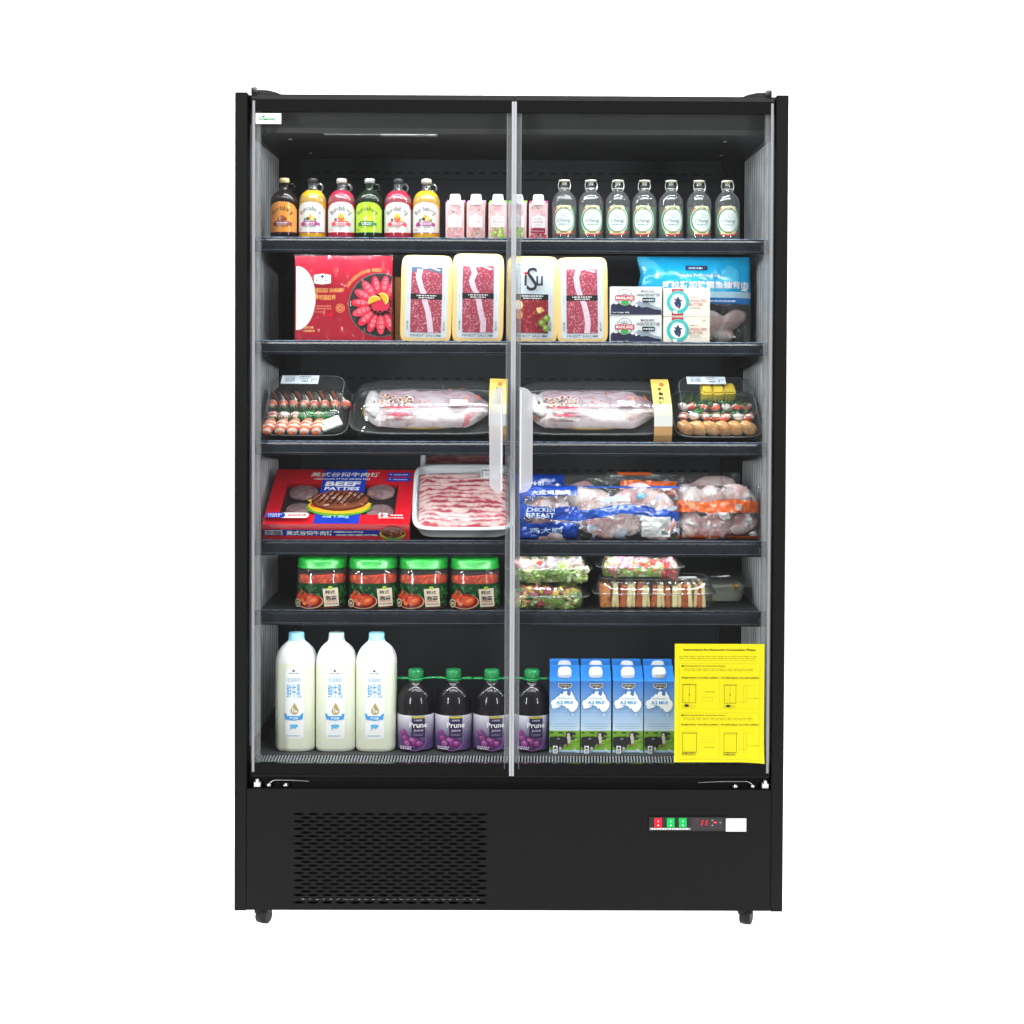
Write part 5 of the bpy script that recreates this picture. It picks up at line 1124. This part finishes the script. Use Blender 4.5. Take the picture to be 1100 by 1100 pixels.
UP1 = [('cfc6b0', 'gloss', .015), ('d6bcb4', 'gloss', .015), ('e4b4bc', 'gloss', .014), ('dfa3b0', 'gloss', .013), ('cfc8b6', 'gloss', .012), ('d8402c', 'gloss', .009), ('e8a832', 'gloss', .008), ('9ab850', 'leafy', .011), ('d2caa2', 'gloss', .011)]
UP2 = [('b85058', 'gloss', .014), ('c06a6c', 'gloss', .013), ('8a2c38', 'gloss', .010), ('d8b048', 'gloss', .010), ('e4dcc8', 'gloss', .009), ('5f8a30', 'leafy', .010)]
LO2 = [('a8b850', 'leafy', .014), ('86a040', 'leafy', .013), ('a83a4a', 'gloss', .012), ('c8c070', 'leafy', .013), ('3f6a28', 'gloss', .010)]
k = kk(.12)
X = at(590.5, 657, .10).x
salad_box(Vector((X-.006, .10, SZ[4])), .192, .14, .060, 'clear salad box with dark ham and avocado, lower of the left pair', 31, (LO2, UP2))
salad_box(Vector((X-.002, .10, SZ[4]+.0615)), .198, .14, .066, 'clear salad box with pale ham and lettuce, resting on another salad box', 32, (LOW, UP1))
# sandwiches in a clear tray
w, d, h = 128*k, .135, .073
t = thing('sandwich_tray', 'clear tray packed with upright orange and white sandwich slices', 'sandwich tray', Vector((at(704, 657, .10).x, .10, SZ[4])), (0, 0, 0))
b = MB(); b.loft([se_ring(w/2-.008, d/2-.008, 6, .0005, 48, 0, d/2), se_ring(w/2-.005, d/2-.005, 6, .003, 48, 0, d/2), se_ring(w/2, d/2, 6, .037, 48, 0, d/2), se_ring(w/2+.006, d/2+.005, 6, .038, 48, 0, d/2)], WHITE, 'lid', (True, False)); b.build('base', t)
b = MB(); b.loft([se_ring(w/2+.006, d/2+.005, 6, .0395, 48, 0, d/2), se_ring(w/2+.005, d/2+.004, 6, .0425, 48, 0, d/2), se_ring(w/2, d/2, 6, .043, 48, 0, d/2), se_ring(w/2-.004, d/2-.004, 6, .062, 48, 0, d/2), se_ring(w/2-.012, d/2-.012, 5, h-.002, 48, 0, d/2), se_ring(w/2-.02, d/2-.02, 5, h, 48, 0, d/2)], WHITE, 'lid', (False, True)); b.build('lid', t); rim(t, [se_ring(w/2+.006, d/2+.005, 6, .0388, 48, 0, d/2), se_ring(w/2-.012, d/2-.012, 5, h-.001, 48, 0, d/2)])
x = -w/2+.012; q = random.Random(4); i = 0
seq = [('crust', 'c8641e', .022), ('crust', 'a8401a', .011), ('bread', 'ead9a8', .011)]
while x < w/2-.020:
    if i == 0: mt, c, tw = 'crust', 'd08440', .025
    else: mt, c, tw = (('crust', 'c0602a', q.uniform(.011, .016)), ('bread', 'eadba6', q.uniform(.010, .014)), ('bread', 'e6cf98', q.uniform(.008, .012)))[i % 3]
    b = MB(); a = q.uniform(-.10, .10); M_ = Matrix.Translation((x+tw/2, .012, .006)) @ Matrix.Rotation(a, 4, 'Y')
    b.box(-tw/2+.0004, tw/2-.0004, q.uniform(0, .003), d-.03, 0, q.uniform(.050, .058), H(c), mt, M_); b.build('sandwich_slice', t, .002); x += tw; i += 1
b = MB(); pr = Print(b, lambda u, v, hh: (u, v, h+.0006+hh), .0002); pr.rect(.03, .10, .02, .055, WHITE); pr.lines(.035, .095, .03, .004, H('7a90a8'), 3, .006, 2, -.01); b.build('price_label', t)
salad_box(Vector((at(689, 630, .095).x, .095, SZ[4]+.0745)), 92*k, .125, .052, 'clear salad box with ham and tomato, resting on the sandwich tray', 33, ([('c8b08c', 'gloss', .012), ('a8303c', 'gloss', .010), ('8aa84a', 'leafy', .012), ('b86a60', 'gloss', .012), ('d8d0b4', 'gloss', .010), ('5f8a30', 'leafy', .010)], UP1+[('c02c30', 'gloss', .009)]))
# nearly empty clear box far back on the right
w, d, h = 62*kk(.25), .12, .066
t = thing('clear_food_box', 'clear plastic food box of pale noodles, standing behind the sandwich tray', 'food box', Vector((at(773, 640, .215).x, .215, SZ[4])), (0, 0, R(-4)), None)
b = MB(); b.loft([se_ring(w/2-.014, d/2-.012, 5, .0005, 44, 0, d/2), se_ring(w/2-.002, d/2-.002, 5, h*.62, 44, 0, d/2), se_ring(w/2+.007, d/2+.005, 5, h*.64, 44, 0, d/2)], WHITE, 'lid', (True, False)); b.build('base', t)
b = MB(); b.loft([se_ring(w/2+.007, d/2+.005, 5, h*.66, 44, 0, d/2), se_ring(w/2-.002, d/2-.002, 5, h*.69, 44, 0, d/2), se_ring(w/2-.008, d/2-.008, 5, h, 44, 0, d/2)], WHITE, 'lid', (False, True)); b.build('lid', t)
b = MB(); b.loft([se_ring(w/2-.015, d/2-.014, 4, .004, 40, 0, d/2), se_ring(w/2-.008, d/2-.008, 4, h*.55, 40, 0, d/2), se_ring(w/2-.018, d/2-.018, 4, h*.66, 40, 0, d/2)], H('c4c4b2'), 'leafy'); b.blob((w*.28, .012, h*.62), (.008, .008, .006), H('e0a82a'), 'gloss', 4, .2, 2); b.build('noodles', t); rim(t, [se_ring(w/2+.007, d/2+.005, 5, h*.65, 44, 0, d/2)])

# ------------------------------------------------------------------ bottom deck: milk, prune juice, milk cartons
def milk_bottle():
    t = thing('milk_bottle', '', 'milk bottle', (0, 0, 0), (0, 0, 0), 'large white milk bottles'); k = kk(.14); w = 21.6*k; h = 120*k; d = .043
    prof = [(.86, .0), (.96, .003), (1.0, .010), (1.0, .70*h), (1.0, .785*h), (.975, .825*h), (.89, .872*h), (.77, .908*h), (.62, .936*h), (.48, .957*h), (.415, .968*h), (.405, .982*h)]
    def body(z):
        for (a, z0), (c, z1) in zip(prof, prof[1:]):
            if z0 <= z <= z1: return a+(c-a)*(z-z0)/(z1-z0)
        return 1
    b = MB(); rings = []
    for s_, z in prof: e = 2.0+1.8*max(0, min(1, (s_-.45)/.5)); rings.append(se_ring(w*s_, d*s_, e, z, 56))
    def cf(i, j): return H('ecefdc') if i < 4 else H('f2f4ee')
    b.loft(rings, WHITE, 'milk', colf=cf); b.build('bottle_body', t)
    e = 3.8
    def mp(u, v, hh): return (u, -d*(max(0, 1-abs(u/w)**e))**(1/e)-hh, v)
    b = MB(); pr = Print(b, mp, .0006, 'paper', .006); B1, B2 = H('4aa6dc'), H('8ac4e4')
    X_ = lambda px: (px-318.5)*k
    Z_ = lambda py: (808-py)*k
    pr.rrect(X_(308.5), X_(329), Z_(794), Z_(717.5), .010, H('fafaf8'))
    pr.poly([(X_(318), Z_(719.5)), (X_(319.6), Z_(721)), (X_(318), Z_(722.5)), (X_(316.4), Z_(721))], H('2a3a48')); pr.text("Member's Mark", X_(318.5), Z_(723.6), 10*k, 1.6*k, H('3a4650'), .01)
    pr.text('低温鲜奶', X_(318.5), Z_(730.8), 14.5*k, 4.6*k, H('a3c8dc'), .012)
    pr.text('鲜牛乳', X_(318.5), Z_(742.5), 15.5*k, 15*k, B1, .006)
    pr.poly([(X_(319), Z_(755)), (X_(321.5), Z_(759.5)), (X_(323.3), Z_(763)), (X_(322.8), Z_(766)), (X_(320.5), Z_(767.6)), (X_(317.5), Z_(767.6)), (X_(315.2), Z_(766)), (X_(314.7), Z_(763)), (X_(316.5), Z_(759.5))], H('b39f63'))
    pr.text('b', X_(318), Z_(762.6), 2.6*k, 6*k, WHITE, .01); pr.ell(X_(320.6), Z_(764.4), 1.2*k, 1.2*k, WHITE, n=10)
    pr.poly([(X_(308), Z_(766)), (X_(310.5), Z_(767.2)), (X_(311), Z_(769.2)), (X_(325), Z_(769.2)), (X_(326), Z_(767.2)), (X_(328.5), Z_(766)), (X_(327.6), Z_(772.8)), (X_(318.3), Z_(774.2)), (X_(309.4), Z_(772.8))], H('3f9ae0')); pr.text('每日鲜', X_(318.4), Z_(771.6), 9*k, 2.8*k, WHITE, .02)
    pr.poly([(X_(313.5), Z_(779)), (X_(317), Z_(778)), (X_(322.5), Z_(778.3)), (X_(323), Z_(780.5)), (X_(320.8), Z_(781.6)), (X_(320), Z_(783)), (X_(317.5), Z_(781.6)), (X_(314.5), Z_(784)), (X_(315), Z_(780.5))], H('62b4e2')); pr.lines(X_(311), X_(326), Z_(791), .003, H('a8c4d2'), 3, .005)
    b.build('label', t)
    b = MB(); c = H('8ec9e2'); z0 = .972*h
    rings = []
    for r_, z in ((.0178, z0), (.0186, z0+.001), (.0186, z0+.0045), (.0180, z0+.005), (.0180, z0+.016), (.0168, z0+.0185), (.010, z0+.019)): rings.append([(r_*(1+.012*(j % 2))*math.cos(2*PI*j/64), r_*(1+.012*(j % 2))*math.sin(2*PI*j/64), z) for j in range(64)])
    b.loft(rings, c, 'plastic'); b.build('cap', t); return t
m0 = milk_bottle(); ML = ['white milk bottle with blue cap at the left end, beside the side wall', 'white milk bottle with the palest cap, middle of the three', 'white milk bottle with blue cap, next to the dark juice bottles']
for i, px in enumerate((318.3, 361.3, 404.3)):
    p = Vector((at(px, 809, .14).x, .14, zd+.0004))
    if i == 0: m0.location = p; m0['label'] = ML[0]
    else:
        r_ = dup(m0, p, ML[i], (0, 0, R((0, 2, -1)[i])))
        if i == 1:
            for ch in r_.children:
                if ch.name.startswith('cap'):
                    ch.data = ch.data.copy(); a = ch.data.color_attributes['Col']; a.data.foreach_set('color', list(H('b4cfd4'))*len(ch.data.loops)); ch['label'] = 'pale grey blue cap'

def prune_bottle():
    t = thing('prune_juice_bottle', '', 'juice bottle', (0, 0, 0), (0, 0, 0), 'dark prune juice bottles with green caps'); k = kk(.14); r = 20*k
    b = MB(); b.lathe([(r*.82, 0), (r*.95, .002), (r, .007), (r, .088), (r*.985, .091), (r*.985, .095), (r*.97, .100), (r*.98, .106), (r*.95, .120), (r*.86, .133), (r*.70, .144), (r*.52, .152), (r*.40, .157), (r*.36, .161), (r*.36, .168)], H('120c14'), 'liquid', 44); b.build('bottle_body', t)
    b = MB(); pr = Print(b, cyl(r), .0005, 'gloss', .006)
    n = 16
    for i in range(n):
        f0, f1 = i/n, (i+1)/n; z0, z1 = .006+.080*f0, .006+.080*f1; c0, c1 = (.10, .06, .20), (.80, .78, .86); f = max(0, min(1, (f0-.15)/.85))**1.5
        top_ = .0025*0
        pr.rect(-.066, .066, z0, z1, tuple(c0[j]+(c1[j]-c0[j])*f for j in range(3))+(1,)); pr.h -= pr.dh
    pr.h += .0004
    q = random.Random(8)
    for i in range(30): u = q.uniform(.022, .055); pr.ell(u, q.uniform(.04, .082), .0011, .0007, H('6a5a9a'), n=6, a=.6)
    for cx, cy, rr, c in ((-.004, .027, .0145, '7a2a72'), (-.022, .034, .011, '6a2464'), (-.016, .021, .011, '5a1c58'), (.010, .021, .009, '5f2060'), (-.026, .046, .008, '7a3a80')):
        pr.ell(cx, cy, rr, rr*.95, H(c)); pr.ell(cx-.001, cy+.002, rr*.7, rr*.62, H('94408c')); pr.ell(cx-.002, cy+.004, rr*.35, rr*.28, H('b870b0'))
    pr.ring(0, .030, .0235, .025, H('9a5aa0'), 200, 400); pr.rect(-.006, .022, .036, .086, H('33264e')); pr.rect(-.0055, .0215, .0815, .0855, H('c2b42a'))
    pr.text('100%', .008, .0765, .016, .004, H('d8d0e0'), .01); pr.text('Prune', .008, .0655, .037, .0125, (.85, .85, .85, 1), .016); pr.text('Juice', .008, .0525, .019, .0075, H('d0c8d8'), .008); pr.lines(-.002, .018, .0435, .0016, H('8a80a0'), 3, .003, 2, .003)
    pr.lines(-.032, -.006, .0125, .003, H('d8cce0'), 4, .005, 2, .0042)
    b.build('label', t)
    b = MB(); G = H('1f8a4c'); rings = []
    for rr, z in ((.0172, .168), (.0178, .1685), (.0178, .183), (.0165, .187), (.010, .188)): rings.append([(rr*(1+.02*(j % 2 and .169 < z < .185))*math.cos(2*PI*j/60), rr*(1+.02*(j % 2 and .169 < z < .185))*math.sin(2*PI*j/60), z) for j in range(60)])
    b.loft(rings, G, 'plastic'); b.lathe([(.0150, .160), (.0165, .161), (.0165, .1645), (.0150, .166)], H('1c7c44'), 'plastic', 30); b.build('cap', t); return t
u0 = prune_bottle(); UL = ['dark prune juice bottle beside the milk bottles', 'dark prune juice bottle second from the left', 'dark prune juice bottle just left of the door seal', 'dark prune juice bottle beside the blue milk cartons']
UX = (446.5, 487, 528, 571)
for i, px in enumerate(UX):
    p = Vector((at(px, 809, .14).x, .14, zd+.0004))
    if i == 0: u0.location = p; u0['label'] = UL[0]
    else: dup(u0, p, UL[i], (0, 0, R((0, -2, 2, 1)[i])))
for (a_, c_), lab in zip(((0, 1), (2, 3)), ('green plastic strap joining the two leftmost prune bottles', 'green plastic strap joining the two prune bottles by the door seal')):
    xa, xb = at(UX[a_], 809, .14).x, at(UX[c_], 809, .14).x; z = zd+.1662
    t = thing('bottle_strap', lab, 'strap', ((xa+xb)/2, .14, z), (0, 0, 0), 'green straps joining pairs of bottles'); hd = (xb-xa)/2
    b = MB(); G = H('27a35c')
    for s in (-1, 1):
        b.tube([(s*hd+.0185*math.cos(R(a)), .0185*math.sin(R(a)), 0) for a in range(0, 360, 20)], .0016, G, 'plastic', 8, True)
        b.tube([(s*(hd+.031)+.0125*math.cos(R(a)), .008*math.sin(R(a)), .0005) for a in range(0, 360, 24)], .0014, G, 'plastic', 8, True)
    for y in (-.005, .005): b.tube([(-hd+.0175, y, 0), (0, y*.6, .002), (hd-.0175, y, 0)], .0014, G, 'plastic', 8)
    b.build('strap', t)

AUS = [(.02, .42), (.05, .55), (.17, .62), (.22, .70), (.30, .76), (.36, .86), (.43, .83), (.47, .95), (.55, .97), (.60, .94), (.57, .84), (.66, .76), (.70, .80), (.73, .99), (.77, .86), (.82, .78), (.86, .64), (.96, .50), (.97, .38), (.92, .22), (.82, .10), (.72, .09), (.66, .16), (.62, .25), (.56, .22), (.52, .32), (.40, .36), (.28, .27), (.14, .22), (.07, .24), (.06, .34)]
def milk_carton():
    t = thing('milk_carton', '', 'milk carton', (0, 0, 0), (0, 0, 0), 'blue milk cartons with a white map'); k = kk(.10); w, d = 32.8*k, .070; h1, h2 = 77.5*k, 89.5*k
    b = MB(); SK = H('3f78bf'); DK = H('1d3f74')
    v = [(-w/2, 0, 0), (w/2, 0, 0), (w/2, d, 0), (-w/2, d, 0), (-w/2, 0, h1), (w/2, 0, h1), (w/2, d, h1+.004), (-w/2, d, h1+.004), (-w/2+.001, d*.50, h2), (w/2-.001, d*.50, h2), (-w/2+.001, d*.54, h2), (w/2-.001, d*.54, h2), (-w/2+.001, d*.50, h2+.005), (w/2-.001, d*.50, h2+.005), (-w/2+.001, d*.54, h2+.005), (w/2-.001, d*.54, h2+.005)]
    b.add(v, [(0, 1, 5, 4), (1, 2, 6, 5), (2, 3, 7, 6), (3, 0, 4, 7), (3, 2, 1, 0), (4, 5, 9, 8), (7, 6, 11, 10), (5, 6, 11, 9), (4, 7, 10, 8), (8, 9, 13, 12), (10, 11, 15, 14), (12, 13, 15, 14), (9, 11, 15, 13), (8, 10, 14, 12)],
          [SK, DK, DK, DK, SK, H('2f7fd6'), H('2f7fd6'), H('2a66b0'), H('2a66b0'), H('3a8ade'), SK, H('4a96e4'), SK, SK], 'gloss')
    b.build('carton_body', t)
    b = MB(); pr = Print(b, flat(0), .0004, 'paper'); W = lambda f: (f-.5)*w*.998
    Z_ = lambda f: f*h1
    n = 14
    for i in range(n):
        f = i/(n-1); c = tuple(lin((1-f)*a+f*e) for a, e in zip((.80, .88, .95), (.24, .46, .76)))+(1,); pr.rect(W(0), W(1), Z_(.305+.69*i/n), Z_(.305+.69*(i+1)/n), c); pr.h -= pr.dh
    pr.h += pr.dh
    pr.rect(W(0), W(1), Z_(.03), Z_(.306), H('7fb03a')); pr.rect(W(0), W(1), Z_(.0), Z_(.035), H('b4d2ea'))
    q = random.Random(2)
    for i in range(30): pr.ell(W(q.uniform(.06, .94)), Z_(q.uniform(.05, .29)), w*.06, .0014, H(q.choice(('8fc044', '6f9f30', '9cc850', '5f9028'))), n=8)
    pr.poly([(W(x), Z_(y)) for x, y in ((.01, .10), (.01, .21), (.06, .225), (.30, .23), (.42, .235), (.50, .22), (.56, .24), (.62, .25), (.66, .20), (.65, .14), (.60, .10), (.55, .14), (.50, .12), (.44, .08), (.38, .05), (.30, .05), (.22, .05), (.12, .05))], H('2a2a2e'))
    pr.poly([(W(x), Z_(y)) for x, y in ((.54, .285), (.64, .30), (.80, .29), (.88, .275), (.86, .25), (.78, .255), (.76, .23), (.70, .22), (.66, .25), (.58, .25))], H('303034'))
    pr.poly([(W(x), Z_(y)) for x, y in ((.60, .275), (.66, .28), (.69, .22), (.70, .15), (.66, .115), (.61, .12), (.60, .18), (.57, .23))], H('cfc8c0')); pr.ell(W(.645), Z_(.122), w*.05, .0026, H('b06a60')); pr.ell(W(.57), Z_(.245), .0018, .0014, H('4a4040')); pr.poly([(W(.72), Z_(.21)), (W(.80), Z_(.225)), (W(.88), Z_(.215)), (W(.80), Z_(.19)), (W(.72), Z_(.185))], H('34383a'))
    pr.ell(W(.30), Z_(.20), .004, .0018, H('8a8684'), a=.3); pr.ell(W(.36), Z_(.065), .003, .004, H('c8bcb4'))
    for x in (.08, .34, .40): pr.ell(W(x), Z_(.285), .0035, .0018, H('2a2a2e'), n=9)
    pr.poly([(W(.02+.95*x), Z_(.58+.325*(y-.09)/.9*.9)) for x, y in AUS], H('f4f4f0')); pr.poly([(W(.73), Z_(.545)), (W(.79), Z_(.548)), (W(.76), Z_(.52))], H('f4f4f0'))
    pr.text('AUSTRALIAN', W(.49), Z_(.765), w*.44, Z_(.022), H('2f9cd8'), .012); pr.text('A2', W(.33), Z_(.708), w*.22, Z_(.046), H('2f9cd8'), .03); pr.text('MILK', W(.64), Z_(.710), w*.31, Z_(.042), H('2f9cd8'), .03); pr.rect(W(.26), W(.42), Z_(.668), Z_(.674), H('2f9cd8'))
    pr.poly([(W(.29), Z_(.975)), (W(.73), Z_(.975)), (W(.73), Z_(.925)), (W(.62), Z_(.905)), (W(.51), Z_(.892)), (W(.40), Z_(.905)), (W(.29), Z_(.925))], H('e0dcd0')); pr.poly([(W(.305), Z_(.970)), (W(.715), Z_(.970)), (W(.715), Z_(.929)), (W(.51), Z_(.900)), (W(.305), Z_(.929))], H('2c3036')); pr.text('LIDDELLS', W(.51), Z_(.945), w*.36, Z_(.024), H('d8d4c4'), .008); pr.poly([(W(.45), Z_(.905)), (W(.51), Z_(.921)), (W(.57), Z_(.905)), (W(.51), Z_(.897))], WHITE)
    pr.rect(W(.13), W(.86), Z_(.405), Z_(.411), H('5f9fd4')); pr.lines(W(.12), W(.88), Z_(.372), .0012, H('6a94bc'), 3, .004); pr.lines(W(.15), W(.85), Z_(.345), .0012, H('8aaac8'), 4, .004)
    pr.rect(W(.12), W(.27), Z_(.0), Z_(.105), H('f4f4f4')); pr.poly([(W(.195), Z_(.10)), (W(.255), Z_(.06)), (W(.135), Z_(.06))], INK); pr.rect(W(.15), W(.24), Z_(.01), Z_(.05), H('a8a8a8')); pr.text('1L', W(.85), Z_(.055), w*.12, Z_(.026), WHITE, .02); pr.lines(W(.36), W(.9), Z_(.012), .0018, H('3a5a80'), 6, .004)
    b.build('printed_front', t)
    b = MB(); a = math.atan2(h2-h1, d*.5); M_ = Matrix.Translation((0, d*.25, (h1+h2)/2+.001)) @ Matrix.Rotation(a, 4, 'X')
    b.loft([se_ring(.0165, .0135, 3, -.001, 26), se_ring(.0165, .0135, 3, .005, 26), se_ring(.0155, .0125, 3, .0075, 26), se_ring(.0150, .0120, 3, .011, 26), se_ring(.012, .010, 3, .0125, 26)], (.82, .82, .82, 1), 'plastic', M=M_); b.build('cap', t); return t
c0_ = milk_carton()
CX = (606.6, 640.2, 673.8, 707.4)
FL = ['front blue milk carton beside the last prune bottle', 'front blue milk carton second from the left', 'front blue milk carton third from the left', 'front blue milk carton beside the yellow sheet']
BLb = ['blue milk carton in the back row behind the leftmost front one', 'blue milk carton in the back row, second from the left', 'blue milk carton in the back row, third from the left', 'blue milk carton in the back row, behind the one beside the yellow sheet', 'blue milk carton in the back row, almost wholly hidden by the yellow sheet']
for i, px in enumerate(CX):
    p = Vector((at(px+(.5 if i > 1 else -.3), 811, .10).x, .10, zd+.0004))
    if i == 0: c0_.location = p; c0_['label'] = FL[0]; c0_.rotation_euler = (0, 0, R(-.8))
    else: dup(c0_, p, FL[i], (0, 0, R((0, .5, -.6, 0)[i])))
for i in range(5):
    x = at(CX[min(i, 3)]+(34 if i == 4 else 0)-.5, 811, .178).x
    dup(c0_, Vector((x, .181, zd+.0004)), BLb[i], (0, 0, R((.4, -.5, .3, .6, 0)[i])))


# pieces that sit on another part of the same thing hang under that part
HOST = {'lid_rim': ('lid',), 'price_label': ('lid', 'tray'), 'label_band': ('lid',), 'wrapper_print': ('wrapped_fish',), 'lettering': ('bag',), 'weight_line': ('bag',), 'label': ('bottle_body', 'bottle_glass', 'jar_wall'), 'back_label': ('bottle_glass',),
        'handle_ring': ('bottle_body', 'bottle_glass'), 'wire_bail': ('stopper',), 'printed_front': ('box_body', 'carton_body', 'tray'), 'printed_top': ('box_body',), 'window_film': ('box_body',)}
for o in list(scene.objects):
    base_ = o.name.split('.')[0]
    if base_ in HOST and o.parent and 'category' in o.parent:
        sib = {c.name.split('.')[0]: c for c in o.parent.children}
        for hname in HOST[base_]:
            if hname in sib: o.parent = sib[hname]; break

# ------------------------------------------------------------------ render settings
scene.view_settings.view_transform = 'Standard'; scene.view_settings.look = 'None'
scene.view_settings.exposure = 0; scene.view_settings.gamma = 1
scene.render.engine = 'CYCLES'
cy = scene.cycles
cy.max_bounces = 10; cy.transparent_max_bounces = 32; cy.diffuse_bounces = 4; cy.glossy_bounces = 4
cy.caustics_reflective = False; cy.caustics_refractive = False; cy.sample_clamp_indirect = 6
cy.use_denoising = True
